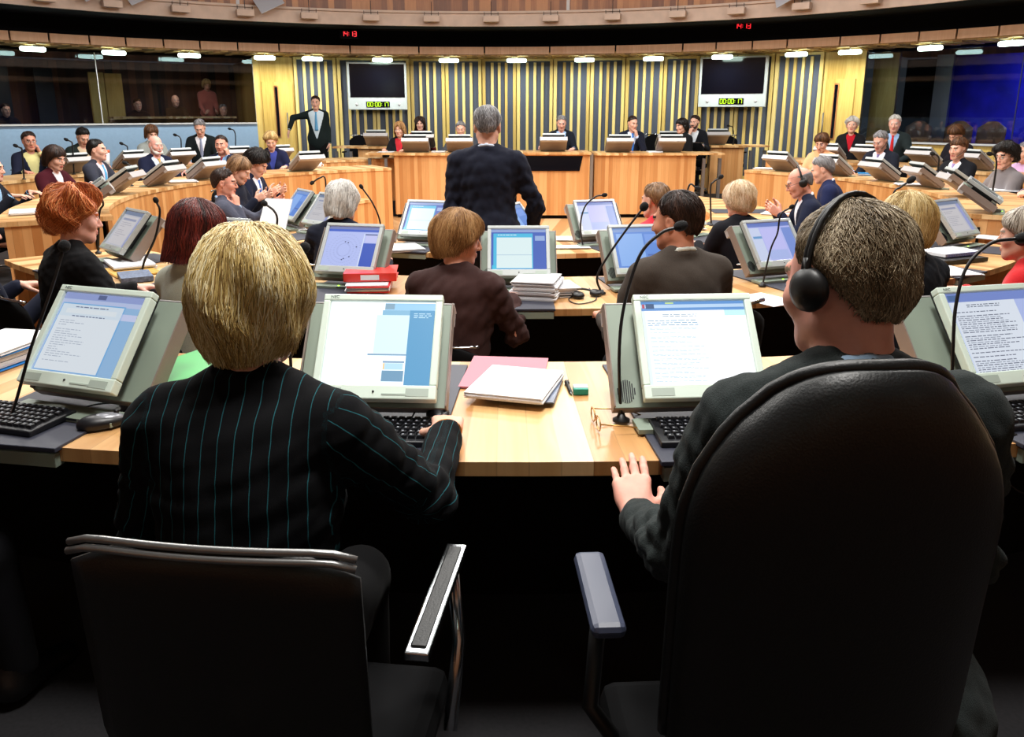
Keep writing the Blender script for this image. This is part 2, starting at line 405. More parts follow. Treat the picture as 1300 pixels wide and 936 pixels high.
STYLE = {  # azimuth keys 0 front,55 temple,90 ear,135,180 back ; u=1 is level with the brow line, each +1 is 12 cm further down
 'short':   dict(e=(.60, .78, 1.10, 1.72, 1.80), vol=.010, inw=.22, wave=.0, w=.0016, lift=.006),
 'crop':    dict(e=(.58, .74, 1.10, 1.72, 1.80), vol=.007, inw=.22, wave=.0, w=.0014, lift=.006),
 'fringe':  dict(e=(.86, .90, 1.14, 1.72, 1.82), vol=.014, inw=.20, wave=.1, w=.0018, lift=.008),
 'bald':    dict(e=(0, .0, 1.10, 1.68, 1.75), vol=.004, inw=.22, wave=.0, w=.0014, lift=.003, start=.80),
 'bob':     dict(e=(.84, 1.05, 2.05, 2.15, 2.10), vol=.022, inw=.10, wave=.15, w=.0018, lift=.006),
 'bobflip': dict(e=(.84, 1.2, 2.10, 2.25, 2.20), vol=.020, inw=-.02, wave=.2, w=.0020, lift=.008),
 'fbob':    dict(e=(.86, 1.25, 1.84, 2.00, 2.06), vol=.029, inw=.30, wave=.55, w=.0010, lift=.007),
 'shortw':  dict(e=(.82, 1.0, 1.45, 1.85, 1.95), vol=.022, inw=.20, wave=.35, w=.0020, lift=.010),
 'ginger':  dict(e=(.80, 1.0, 1.50, 1.95, 2.00), vol=.034, inw=.30, wave=1.9, w=.0016, lift=.022),
 'curly':   dict(e=(.78, .95, 1.35, 1.85, 1.90), vol=.036, inw=.15, wave=1.6, w=.0022, lift=.016),
 'long':    dict(e=(.70, 1.3, 2.6, 3.0, 3.0), vol=.020, inw=-.05, wave=.5, w=.0022, lift=.008),
}
def hair(parent, H, c, style, colr, n, wid=1.0, s=1.0, seed=0, part=0.0):
    st = STYLE[style]; rs = np.random.RandomState(seed+5); ek = np.array(st['e']); az = np.radians([0, 55, 90, 135, 180])
    vol = st['vol']; start = st.get('start', 0.0); short = style in ('short', 'crop', 'bald', 'fringe')
    lump = [(rs.randint(2, 7), rs.randint(1, 4), rs.uniform(0, 6.28), rs.uniform(.4, 1)) for _ in range(7)]
    def edge(a):
        b = np.abs((a+PI) % (2*PI)-PI); x = np.interp(b, az, ek)
        if short: x = x+(.035*np.sin(a*9+seed)+.03*np.sin(a*17+seed*2)+.02*np.sin(a*31))*np.clip(x*2, 0, 1)*np.where(b > 1.6, .35, 1)+.10*np.exp(-((b-1.25)/.16)**2)
        return x
    def pos(a, u, off):
        b = np.abs((a+PI) % (2*PI)-PI)
        th = np.clip(u, 0, 1)*PI/2; h = np.sin(th); z = np.cos(th)
        dn = np.clip(u-1, 0, 5)
        e = edge(a); tip = np.clip(1-(e-u)/.35, 0, 1)
        v = vol*(1-.25*np.exp(-(b/.6)**2)) + off
        lm = sum(w_*np.sin(k*a+ph+m*u*2.2) for k, m, ph, w_ in lump)*.0016*(1+2.2*st['wave'])*np.clip(h*2, 0, 1)
        v = v+lm
        if short: v = v*np.clip((e-u)/.30+.08, 0, 1)**.6
        elif style in ('shortw', 'curly', 'ginger'): v = v*np.where(b < 1.4, np.clip((e-u)/.34+.30, 0, 1)**.6, 1)
        shr = 1-st['inw']*dn**1.4*(.5+.5*np.clip((b-.9)/1.2, 0, 1)) - (.05*tip**2*(1 if st['inw'] > 0 else -1) if dn is not None else 0)*(dn > 0)
        x = (.0765+v)*np.sin(a)*h*shr; y = (.096+v)*np.cos(a)*h*shr-.014-.012*dn*(vol > .015); zz = .034+(.085+v)*z-.12*dn
        return np.stack([x, y, zz], -1)
    na, nu = (72, 30) if n > 1500 else ((44, 16) if n > 300 else (30, 10))
    A = np.linspace(0, 2*PI, na, endpoint=False)
    tt = np.linspace(0, 1, nu)
    V = []
    for side, off in ((0, 0), (1, -.008 if vol < .012 else -.014)):
        for t in tt:
            e = edge(A); u = start+(np.maximum(e, start+.01)-start)*t*(1 if side == 0 else .985)
            o = off*(1 if True else 0)-(0 if side else .003*(t > .93))
            V.append(pos(A, u, o))
    V = np.concatenate(V); Fc = []
    half = na*nu
    i, k = np.meshgrid(np.arange(nu-1), np.arange(na), indexing='ij'); i = i.ravel(); k = k.ravel(); k2 = (k+1) % na
    q0 = np.stack([i*na+k, (i+1)*na+k, (i+1)*na+k2, i*na+k2], 1)
    q1 = q0[:, ::-1]+half
    k = np.arange(na); k2 = (k+1) % na; r = (nu-1)*na
    q2 = np.stack([r+k, half+r+k, half+r+k2, r+k2], 1)
    qs = [q0, q1, q2]
    if start > 0: qs.append(np.stack([k2, half+k2, half+k, k], 1))
    Q = np.concatenate(qs)
    hc = np.full(len(V), .35)+rs.uniform(-.12, .12, len(V))
    # strands
    m = 9 if n > 1500 else 6
    a = rs.uniform(0, 2*PI, n); e = edge(a); u0 = start+(rs.uniform(0, .97, n)**.8*np.maximum(e-start, 0) if short else rs.uniform(0, .8, n)**1.3*np.maximum(e-start, 0)*.75); u1 = e*rs.uniform(.88, 1.03, n)
    if short: u1 = np.minimum(u1, u0+rs.uniform(.16, .42, n)*(1.0 if style != 'crop' else .42))
    keep = e > start+.05; a, e, u0, u1 = a[keep], e[keep], u0[keep], u1[keep]; n = len(a)
    dr = rs.normal(0, .10, n)*(1+st['wave'])*(.6 if style == 'crop' else 1); ph = rs.uniform(0, 6.28, n); lift = rs.uniform(-.3, 1, n)*st['lift']; wv = st['wave']; wr = st['w']*wid*rs.uniform(.6, 1.3, n)
    hcs = np.clip(rs.normal(.52, .22, n)+.17*np.sin(a*5+seed)+.12*np.sin(a*13+1)+.10*np.sin(a*29), 0, 1)
    pts = []
    for j in range(m):
        t = j/(m-1); u = u0+(u1-u0)*t
        aa = a+dr*t*1.2+wv*.10*np.sin(ph+t*7)
        aa = np.where(np.abs((a+PI) % (2*PI)-PI) < .9, a+dr*t*.5+part*t*.5, aa)
        o = lift*(.3+.7*t)+wv*.005*np.sin(ph*2+t*9)
        pts.append(pos(aa, u, o))
    pts = np.stack(pts, 1)  # n,m,3
    tan = np.gradient(pts, axis=1); tan /= np.linalg.norm(tan, axis=2, keepdims=True)+1e-9
    cen = np.array([0, -.014, .0]); rad = pts-cen; rad[..., 2] *= .3; rad /= np.linalg.norm(rad, axis=2, keepdims=True)+1e-9
    sd = np.cross(tan, rad); sd /= np.linalg.norm(sd, axis=2, keepdims=True)+1e-9; nr = np.cross(sd, tan)
    tw = np.sin(np.linspace(.25, 1, m)**.9*PI*.93)[None, :, None]*wr[:, None, None]+.0003
    ring = np.stack([pts+sd*tw, pts+nr*tw*.7, pts-sd*tw], 2)  # n,m,3,3
    SV = ring.reshape(-1, 3); base = len(V)
    ii, jj, kk = np.meshgrid(np.arange(n), np.arange(m-1), np.arange(3), indexing='ij'); ii, jj, kk = ii.ravel(), jj.ravel(), kk.ravel(); k2 = (kk+1) % 3
    b0 = base+(ii*m+jj)*3; b1 = b0+3
    SQ = np.stack([b0+kk, b0+k2, b1+k2, b1+kk], 1)
    V = np.concatenate([V, SV]); Q = np.concatenate([Q, SQ]); hc = np.concatenate([hc, np.repeat(hcs, m*3)])
    V = c+(V*s)@H.T
    return mk('hair', V, Q, hairmat(colr), parent=parent, smooth=True, attrs={'hc': hc})
M_BLK = plain('matte_black_plastic', (14, 14, 16), .45); M_FRAME = plain('spectacle_frame', (40, 36, 34), .3, .6)
def headphones(parent, H, c, s=1.0, tiltb=-.012, big=False):
    mb = MB(); R = .094+(.006 if big else 0); pts = []
    for i in range(17):
        a = PI*i/16; pts.append(c+H@(np.array([R*math.cos(a)*.98, tiltb-.012*math.sin(a), .006+(.030+R)*math.sin(a)])*s))
    mb.tube(pts, .0045*s, 6); mb.tube([p+H@np.array([0, .008, -.001]) for p in pts], .004*s, 6)
    mb.build('headband', M_BLK, parent)
    for q in (1, -1):
        m2 = MB(); m2.lathe([(.001, 0), (.024, .001), (.033, .006), (.035, .014), (.033, .022), (.026, .026), (.020, .032), (.001, .033)], c+H@(np.array([.066*q*s+.012*q, tiltb, -.004])*s), H@rotm(0, PI/2*q, 0), 22)
        m2.tube([c+H@(np.array([.093*q, tiltb, .0])*s), c+H@(np.array([.094*q, tiltb, .045])*s)], .006*s, 8)
        m2.build('ear_cup', M_BLK, parent)
def earpiece(parent, H, c):
    mb = MB(); mb.tube([c+H@np.array(p) for p in ((-.09, -.004, 0), (-.084, .03, -.03), (-.062, .075, -.062), (-.045, .09, -.07))], .0035, 6); mb.build('earpiece', M_BLK, parent)
def glasses(parent, H, c):
    mb = MB()
    for q in (1, -1):
        pts = [c+H@np.array([.033*q+.023*math.cos(a), .107-.004*abs(math.cos(a)), .000+.017*math.sin(a)]) for a in np.linspace(0, 2*PI, 17)]
        mb.tube(pts, .0014, 5, cap=False)
        mb.tube([c+H@np.array(p) for p in ((.056*q, .104, .004), (.074*q, .075, .006), (.082*q, .0, .008), (.080*q, -.015, -.008))], .0015, 5)
    mb.tube([c+H@np.array(p) for p in ((-.011, .108, .004), (0, .112, .006), (.011, .108, .004))], .0016, 5)
    mb.build('glasses', M_FRAME, parent)
class TF:
    def __init__(s, root, lean, rollz=0):
        s.o = np.asarray(root, float); s.R = rotm(0, 0, rollz)@rotm(-lean, 0, 0)
    def __call__(s, p): return s.o+s.R@np.asarray(p, float)
def ik(S, W, l1, l2, pole):
    d = W-S; L = np.linalg.norm(d); mx = (l1+l2)*.995
    if L > mx: W = S+d/L*mx; d = W-S; L = mx
    a = (l1*l1-l2*l2+L*L)/(2*L); h = math.sqrt(max(l1*l1-a*a, 0)); u = d/L
    pv = np.asarray(pole, float); pv = unit(pv-u*np.dot(pv, u))
    return S+u*a+pv*h, W
SPEOPLE = []
def person(label, head, fz, rz, top=None, pose='sit', lean=8, yaw=0, pitch=5, roll=0, w=1.0, f=1.0, female=False, sk=(224, 172, 150), hs='short', hc=((30, 22, 18), (52, 38, 30), (84, 62, 48)),
           jacket=(26, 27, 36), jmat=None, shirt=(225, 228, 235), tie=None, vneck=.27, arms='desk', desk=None, lod=2, hn=260, hw=1.6, group=None, glass=False, phones=False, piece=False, fatc=1.0, beard=None,
           trous=(22, 23, 28), seed=0, scale=1.0, wrinkle=0, hscale=1.0, stripes=False, badge=False, front=False):
    """head = world point of the crown of the head; rz=0 faces +Y"""
    lean_, ya, pi_, ro = math.radians(lean), math.radians(yaw), math.radians(pitch), math.radians(roll)
    H = rotm(0, 0, ya)@rotm(-pi_, 0, 0)@rotm(0, ro, 0)
    def rig(z):
        Tf = TF((0, 0, z), lean_); N = Tf((0, -.008, .555))
        hc_ = N+rotm(-(lean_*.55+pi_*.35), 0, 0)@np.array([0, .022, .152])
        return Tf, N, hc_
    Tf, N, hcen = rig(0.0)
    topo = hcen+H@np.array([0, -.014, .118+STYLE[hs]['vol'] if hs else .118])*hscale
    zr = head[2]-fz-topo[2]
    Tf, N, hcen = rig(zr)
    Rw = rotm(0, 0, rz); off = Rw@np.array([topo[0], topo[1], 0])
    base = np.array([head[0]-off[0], head[1]-off[1], fz])
    root = empty('person', base, rz, label, 'person', group)
    ws = .88*w if female else w
    toL = lambda p: Rw.T@(np.asarray(p, float)-base)
    if desk is None: desk = fz+.74
    dz = desk-fz+.028
    S = {q: Tf((.162*ws*q, -.012, .485)) for q in (1, -1)}
    ARM = {}
    chin = hcen+H@np.array([0, .085, -.10])
    for q in (1, -1):
        side = 'R' if q > 0 else 'L'
        spec = arms.get(side) if isinstance(arms, dict) else None
        a = arms if isinstance(arms, str) else (spec if isinstance(spec, str) else 'custom')
        pole = (.45*q, -.35, -1)
        if a == 'custom' and spec is not None:
            W = toL(spec['w']); d = Rw.T@np.asarray(spec['d'], float); n = Rw.T@np.asarray(spec['n'], float); cu = spec.get('curl', .35)
            if 'pole' in spec: pole = Rw.T@np.asarray(spec['pole'], float)
        elif a == 'chin': W = chin+np.array([.045*q, .02, -.10]); d = unit(chin-W+np.array([.01*q, 0, .06])); n = np.array([-.6*q, -.6, .1]); cu = .9; pole = (.5*q, .2, -1)
        elif a == 'cheek': W = hcen+H@np.array([.10*q, .06, -.15]); d = np.array([-.25*q, 0, 1.]); n = np.array([-1.*q, -.2, 0]); cu = .8; pole = (.6*q, .3, -1)
        elif a == 'lap': W = Tf((.14*q, .25, .09)); d = np.array([-.3*q, 1, -.1]); n = np.array([0, 0, -1.]); cu = .4
        elif a == 'down': W = Tf((.215*ws*q, .02, -.05)); d = np.array([-.05*q, .1, -1]); n = np.array([-1.*q, 0, 0]); cu = .5; pole = (.3*q, -1, 0)
        elif a == 'hold': W = np.array([.13*q, .36, dz+.14]); d = np.array([-.25*q, .8, .5]); n = np.array([-1.*q, 0, .2]); cu = .9
        elif a == 'fold': W = np.array([.10*q, .34, dz+.02]); d = np.array([-1.*q, .5, 0]); n = np.array([0, -.2, -1.]); cu = .5; pole = (1*q, -.2, -.6)
        else: W = np.array([.19*q, max(.40, Tf((0, 0, .4))[1]+.28), dz]); d = np.array([-.35*q, 1, .0]); n = np.array([0, 0, -1.]); cu = .45
        El, W = ik(S[q], W, .285*scale, .255*scale, pole)
        ARM[q] = (S[q], El, W, d, n, cu)
    vc, vh, vd = {0: (.011, .0045, .0045), 1: (.0145, .0055, .0065), 2: (.026, .0075, .0085), 3: (.032, .011, .012)}[lod]
    # body: one continuous skin surface
    P = head_prims(H, hcen, female, fatc, s=hscale)
    P.append(cap(N+Tf.R@np.array([0, -.004, -.04]), hcen+H@np.array([0, -.018, -.055]), .058*(.88 if female else 1)*(.5+.5*fatc), .052*(.88 if female else 1)*(.5+.5*fatc), .03))
    P += torso_prims(Tf, ws, f, -.006, female)
    if pose == 'sit':
        for q in (1, -1): P.append(cap((.09*q, .02, zr+.02), (.11*q, .38, zr+.01), .070, .052, .05))
    else:
        for q in (1, -1): P += [cap((.09*q, 0, zr), (.10*q, 0, zr*.5), .080, .052, .05), cap((.10*q, 0, zr*.5), (.10*q, -.01, .06), .050, .036, .03)]
    foc = [(hcen, (.11, .13, .15), vh)]
    for q in (1, -1):
        s_, e_, w_, d_, n_, c_ = ARM[q]
        P += [cap(s_, e_, .044, .036, .03), cap(e_, w_, .036, .024, .02)]
        P += hand_prims(w_, d_, n_, q > 0, c_, s=(.92 if female else 1.0)*(1.06 if lod == 0 else 1))
        foc.append((w_+unit(d_)*.08, (.11, .11, .11), vd))
    V, Q = sdf_mesh(P, vc, foc)
    cen = V[Q].mean(1); L = (cen-hcen)@H/hscale
    mi = np.zeros(len(Q), int)
    for q in (1, -1):
        dd = np.sqrt(((L-np.array([.031*q, .079, 0]))/np.array([1.15, 1, .82]))**2 @ np.ones(3)); mi[(dd < .0138) & (L[:, 1] > .0845)] = 2
        di = np.sqrt((L[:, 0]-.031*q)**2+(L[:, 2])**2); mi[(di < .0068) & (L[:, 1] > .0845)] = 1
        mi[(np.abs(L[:, 0]-.032*q) < .019) & (np.abs(L[:, 2]-.0245+.10*abs(1)*(np.abs(L[:, 0])-.032)**2*8) < (.0042 if lod < 2 else .006)) & (L[:, 1] > .07)] = 4
    mi[(np.abs(L[:, 0]) < .022) & (np.abs(L[:, 2]+.0645) < (.0085 if lod < 2 else .009)) & (L[:, 1] > .085)] = 3
    body = mk('body', V, Q, [skin(sk), M_EYE, M_EYEW, lipmat(sk), browmat(hc[1])], mi, root, True)
    # clothes
    jm = jmat or cl(jacket, noise=.18)
    inf = .016
    openf = shirt is not None and vneck is not None and front
    J = torso_prims(Tf, ws, f, inf, female, hem=.10 if pose == 'sit' else .20)
    for q in (1, -1):
        s_, e_, w_, d_, n_, c_ = ARM[q]
        we = e_+(w_-e_)*.93
        J += [cap(s_+np.array([0, 0, .004]), s_+(e_-s_)*.3, .064, .060, .03), cap(s_, e_, .061, .053, .035), cap(e_, we, .053, .040, .02), cap(e_+(e_-s_)*.03, e_, .050, .052, .02)]
    # collar band
    ring = []
    for i in range(13):
        a = 2*PI*i/12; ring.append(Tf((.064*math.sin(a)*(.92 if female else 1), -.012-.058*math.cos(a), .562-.030*(1-math.cos(a))*.9+.012)))
    if jacket is not None and hs is not None:
        for i in range(12):
            J.append(cap(ring[i], ring[i+1], .014, .014, .010))
            if lod < 2 and jmat is not M_PIN and not female: J.append(cap(ring[i]+Tf.R@np.array([0, .002, .014]), ring[i+1]+Tf.R@np.array([0, .002, .014]), .0085, .0085, .006))
    if openf: J.append(wedge(Tf((0, 0, 0)), Tf.R, .30 if not female else .26, vneck))
    fj = [(Tf((0, .05, .42)), (.16, .2, .17), vc*.62)] if openf and lod < 3 else []
    V, Q = sdf_mesh(J, vc*.8, fj); V = relax(V, Q, 1, .5)
    if wrinkle:
        rs = np.random.RandomState(seed+3); dsp = np.zeros(len(V))
        for _ in range(14):
            k = rs.normal(0, 1, 3)*rs.uniform(18, 46); dsp += np.abs(np.sin(V@k+rs.uniform(0, 6)))*rs.uniform(.3, 1)
        wgt = np.zeros(len(V))
        for q in (1, -1): wgt += np.exp(-(np.linalg.norm(V-ARM[q][1], axis=1)/.13)**2)*1.6+np.exp(-(np.linalg.norm(V-ARM[q][0]+np.array([.0, 0, .10]), axis=1)/.10)**2)*.9
        wgt = .6+np.clip(wgt, 0, 1.6)
        c0 = V[Q]; nn = np.cross(c0[:, 2]-c0[:, 0], c0[:, 3]-c0[:, 1]); vn = np.zeros_like(V)
        for j in range(4): np.add.at(vn, Q[:, j], nn)
        vn /= np.linalg.norm(vn, axis=1, keepdims=True)+1e-12
        V = V+vn*((dsp-dsp.mean())*wgt*wrinkle)[:, None]
    at = None
    if stripes:
        TL = (V-Tf.o)@Tf.R; stv = TL[:, 0]*1.0
        for q in (1, -1):
            s_, e_, w_ = ARM[q][:3]
            for a_, b_ in ((s_, e_), (e_, w_)):
                ab = b_-a_; t = np.clip(((V-a_)@ab)/(ab@ab), 0, 1); pr = V-(a_+t[:, None]*ab); dd = np.linalg.norm(pr, axis=1)
                u_ = unit(ab); x_ = unit(np.cross(u_, (0.2, 1, .1))); y_ = np.cross(u_, x_)
                ang = np.arctan2(pr@y_, pr@x_); m_ = (dd < .078) & ((np.abs(TL[:, 0]) > .165*ws) | (V[:, 1] > .25)); stv = np.where(m_, ang*.05+.3, stv)
        at = {'st': stv+5}
    mk('jacket' if front or not female else 'jacket', V, Q, jm, parent=root, smooth=True, attrs=at)
    if shirt is not None:
        SH = torso_prims(Tf, ws, f, .006, female) if openf else []
        for i in range(12): SH.append(cap(ring[i]+Tf.R@np.array([0, .001, .019 if lod == 1 else .012]), ring[i+1]+Tf.R@np.array([0, .001, .019 if lod == 1 else .012]), .0115, .0115, .008))
        for q in (1, -1):
            s_, e_, w_, d_, n_, c_ = ARM[q]; cb = MB(); cb.tube([e_+(w_-e_)*t for t in (.84, .92, .985)], [.033, .035, .035], 14); cb.build('shirt_cuff', cl(shirt, noise=.05, bump=.1), root)
        V, Q = sdf_mesh(SH, vc*.8); mk('shirt' if openf else 'shirt_collar', V, Q, cl(shirt, noise=.05, bump=.1), parent=root, smooth=True)
        if tie is not None and openf:
            zz = np.linspace(.545, .20, 12); sP = SH; pts = []
            for z in zz:
                ys = np.linspace(.25, 0, 126); pp = np.array([Tf((0, y, z)) for y in ys]); dv = sdf_at(sP, pp); k = np.argmax(dv < .004)
                pts.append(ys[k]+.004)
            MBt = MB(); Vt = []; 
            for i, z in enumerate(zz):
                hw_ = .020 if i == 0 else (.012 if i == 1 else .014+.020*i/11); y = pts[i]+(.008 if i == 0 else 0)
                Vt += [Tf((-hw_, y-.002, z)), Tf((0, y+.004, z)), Tf((hw_, y-.002, z)), Tf((hw_, y-.010, z)), Tf((-hw_, y-.010, z))]
            fs = [(5*i+j, 5*i+(j+1) % 5, 5*(i+1)+(j+1) % 5, 5*(i+1)+j) for i in range(11) for j in range(5)]+[(4, 3, 2, 1, 0), (55, 56, 57, 58, 59)]
            MBt.add(Vt, fs); MBt.build('tie', cl(tie, noise=.1), root, smooth=True)
    if badge:
        b = MB(); p = Tf((.085, .13, .36)); b.box(p, (.055, .006, .035), Tf.R); b.build('name_badge', plain('badge_card', (238, 238, 232), .5), root)
    # trousers and shoes
    Tm = cl(trous, noise=.12); P = []
    if pose == 'sit':
        kz = max(zr+.0, .40)
        for q in (1, -1): P += [cap((.085*q, 0, zr+.03), (.11*q, .40, kz), .098, .068, .05), cap((.11*q, .40, kz), (.11*q, .43, .10), .066, .052, .02)]
        P.append(ell((0, 0, zr+.05), (.175*ws, .13, .10), None, .05))
        feet = [((.11*q, .42), q) for q in (1, -1)]
    else:
        for q in (1, -1): P += [cap((.085*q, 0, zr+.02), (.10*q, .005, zr*.52), .100, .074, .05), cap((.10*q, .005, zr*.52), (.105*q, -.01, .10), .072, .062, .02)]
        P.append(ell((0, 0, zr+.06), (.170*ws, .125, .12), None, .05)); feet = [((.105*q, -.02), q) for q in (1, -1)]
    V, Q = sdf_mesh(P, vc*1.25); mk('trousers', V, Q, Tm, parent=root, smooth=True)
    for (fx, fy), q in feet:
        V, Q = sdf_mesh([cap((fx, fy-.02, .055), (fx+.012*q, fy+.15, .038), .042, .036, .02), cap((fx, fy-.01, .06), (fx, fy, .12), .045, .045, .03)], .016); V[:, 2] = np.maximum(V[:, 2], .003)
        mk('shoe', V, Q, M_SHOE, parent=root, smooth=True)
    if hs: hair(root, H, hcen, hs, hc, hn, hw, hscale, seed)
    if beard:
        P = [cap(hcen+H@np.array([.06*q, .012, -.02]), hcen+H@np.array([.045*q, .045, -.075]), .014, .020, .02) for q in (1, -1)]+[cap(hcen+H@np.array([-.035, .07, -.088]), hcen+H@np.array([.035, .07, -.088]), .022, .022, .02), cap(hcen+H@np.array([-.025, .095, -.052]), hcen+H@np.array([.025, .095, -.052]), .007, .007, .01)]
        V, Q = sdf_mesh(P, .008); mk('beard', V, Q, plain('beard_hair', beard, .9, bump=.6, noise=.2, nscale=200), parent=root, smooth=True)
    if glass: glasses(root, H, hcen)
    if phones: headphones(root, H, hcen, hscale, big=True)
    if piece: earpiece(root, H, hcen)
    return root, base, zr, ARM
M_PIN = None
M_SHOE = plain('black_shoe_leather', (16, 15, 15), .35)
# ---------------------------------------------------------------- materials of the room
W_FRONT = wood('oak_board_front', (204, 146, 88), (188, 126, 70), (220, 166, 108), plank=.062, rough=.42, var=.6)
W_TOP = wood('oak_worktop', (214, 168, 112), (178, 128, 76), (232, 194, 142), plank=.07, rough=.35, var=.6)
W_WALL = wood('pale_oak_wall', (192, 158, 84), (170, 134, 62), (206, 176, 104), plank=.35, rough=.5, var=.35)
W_SLAT = wood('pale_oak_slat', (202, 176, 104), (182, 152, 82), (216, 192, 124), plank=.5, rough=.5, var=.5)
W_SOFF = wood('soffit_board', (168, 132, 72), (132, 98, 48), (196, 158, 92), plank=.14, rough=.55, var=.55)
W_FASC = wood('pink_oak_fascia', (232, 184, 144), (220, 168, 126), (242, 198, 160), plank=1.0, rough=.5, var=.3, grain=.6)
W_BALC = wood('balcony_board', (150, 92, 50), (112, 62, 30), (182, 122, 72), plank=.11, rough=.4, var=.6)
W_BEAM = plain('balcony_beam', (196, 172, 156), .6, noise=.08, nscale=6)
W_FLOOR = wood('pale_oak_floor', (206, 160, 112), (186, 138, 90), (222, 182, 138), plank=.12, rough=.35, var=.6)
M_FELT = plain('blue_grey_felt', (78, 84, 98), .95, noise=.12, nscale=120)
M_CARPET = plain('dark_carpet', (34, 33, 36), .95, noise=.2, nscale=90)
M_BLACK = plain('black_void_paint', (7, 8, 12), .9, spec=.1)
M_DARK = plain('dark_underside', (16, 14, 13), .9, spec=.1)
M_SHELL = plain('warm_reflection_grey_shell', (140, 126, 118), .42, .15)  # grey metal, with the warm reflection on it put into the base colour
M_SHELLF = plain('grey_green_panel', (142, 156, 142), .5, .0)
M_SHELLT = plain('pale_shell_edge', (182, 178, 178), .4, .1)
M_INNER = plain('dark_shell_inside', (22, 24, 30), .5)
M_BEZEL = plain('pale_green_bezel', (222, 238, 226), .38)
M_SPK = plain('bezel_speaker_cloth', (176, 190, 180), .6)
M_SILV = plain('silver_bezel', (186, 192, 192), .35, .2)
M_PAD = plain('slate_tray', (46, 48, 62), .55, noise=.06, nscale=200)
M_KEY = plain('black_keys', (20, 21, 26), .4)
M_KEYL = plain('key_legend', (150, 154, 162), .5)
M_CHROME = plain('chrome', (200, 204, 208), .18, 1.0)
M_STEEL = plain('brushed_steel', (150, 150, 150), .35, .8)
M_LEATH = plain('black_leather', (15, 17, 18), .42, noise=.2, nscale=300, bump=.15)
M_MESHC = plain('black_chair_fabric', (8, 8, 10), .9, spec=.15, noise=.2, nscale=300)
M_FOAM = plain('black_foam', (12, 12, 14), .95, bump=.4, nscale=300)
M_PAPER = plain('white_paper', (236, 238, 242), .7)
M_PAPEDGE = plain('paper_edges', (208, 208, 212), .8, noise=.12, nscale=400)
M_LED = emis('green_led', (170, 255, 60), 3.0)
M_TVSCR = plain('tv_dark_screen', (5, 6, 14), .12, spec=.6)
M_BLUEP = plain('pale_blue_panel', (126, 148, 172), .55, noise=.04, nscale=20)
M_DIG = emis('timer_digits', (200, 255, 40), 1.6); M_RED = emis('red_clock_digits', (255, 40, 50), 1.5)
# ---------------------------------------------------------------- text
def text_mesh(parent, name, body, size, mat, M, ext=.0004):
    cu = bpy.data.curves.new(name, 'FONT'); cu.body = body; cu.size = size; cu.align_x = 'CENTER'; cu.align_y = 'CENTER'; cu.extrude = ext
    t = bpy.data.objects.new(name+'_tmp', cu); col.objects.link(t); bpy.context.view_layer.update()
    me = bpy.data.meshes.new_from_object(t); bpy.data.objects.remove(t, do_unlink=True)
    me.materials.clear(); me.materials.append(mat); me.transform(M)
    o = bpy.data.objects.new(name, me); col.objects.link(o); o.parent = parent
    return o
SEG = {'0': 'abcdef', '1': 'bc', '2': 'abged', '3': 'abgcd', '4': 'fgbc', '5': 'afgcd', '6': 'afgedc', '7': 'abc', '8': 'abcdefg', '9': 'abcdfg'}
def digits(mb, txt, h, x0=None, mi=0, y=0, z=0, R=None, T=None):
    w = h*.55; t = h*.13; adv = h*.80; L = sum(adv if ch != ':' else adv*.5 for ch in txt); x = -L/2
    for ch in txt:
        if ch == ':':
            for s in (1, -1):
                c = np.array([x+adv*.2, y, z+s*h*.2]); c = (R@c+T) if R is not None else c; mb.box(c, (t, .002, t), R, mi)
            x += adv*.5; continue
        cx = x+adv*.45
        P = {'a': (0, h/2, w, t), 'g': (0, 0, w, t), 'd': (0, -h/2, w, t), 'f': (-w/2, h/4, t, h/2), 'e': (-w/2, -h/4, t, h/2), 'b': (w/2, h/4, t, h/2), 'c': (w/2, -h/4, t, h/2)}
        for s in SEG[ch]:
            a, b, ww, hh = P[s]; c = np.array([cx+a, y, z+b]); c = (R@c+T) if R is not None else c; mb.box(c, (ww, .002, hh), R, mi)
        x += adv
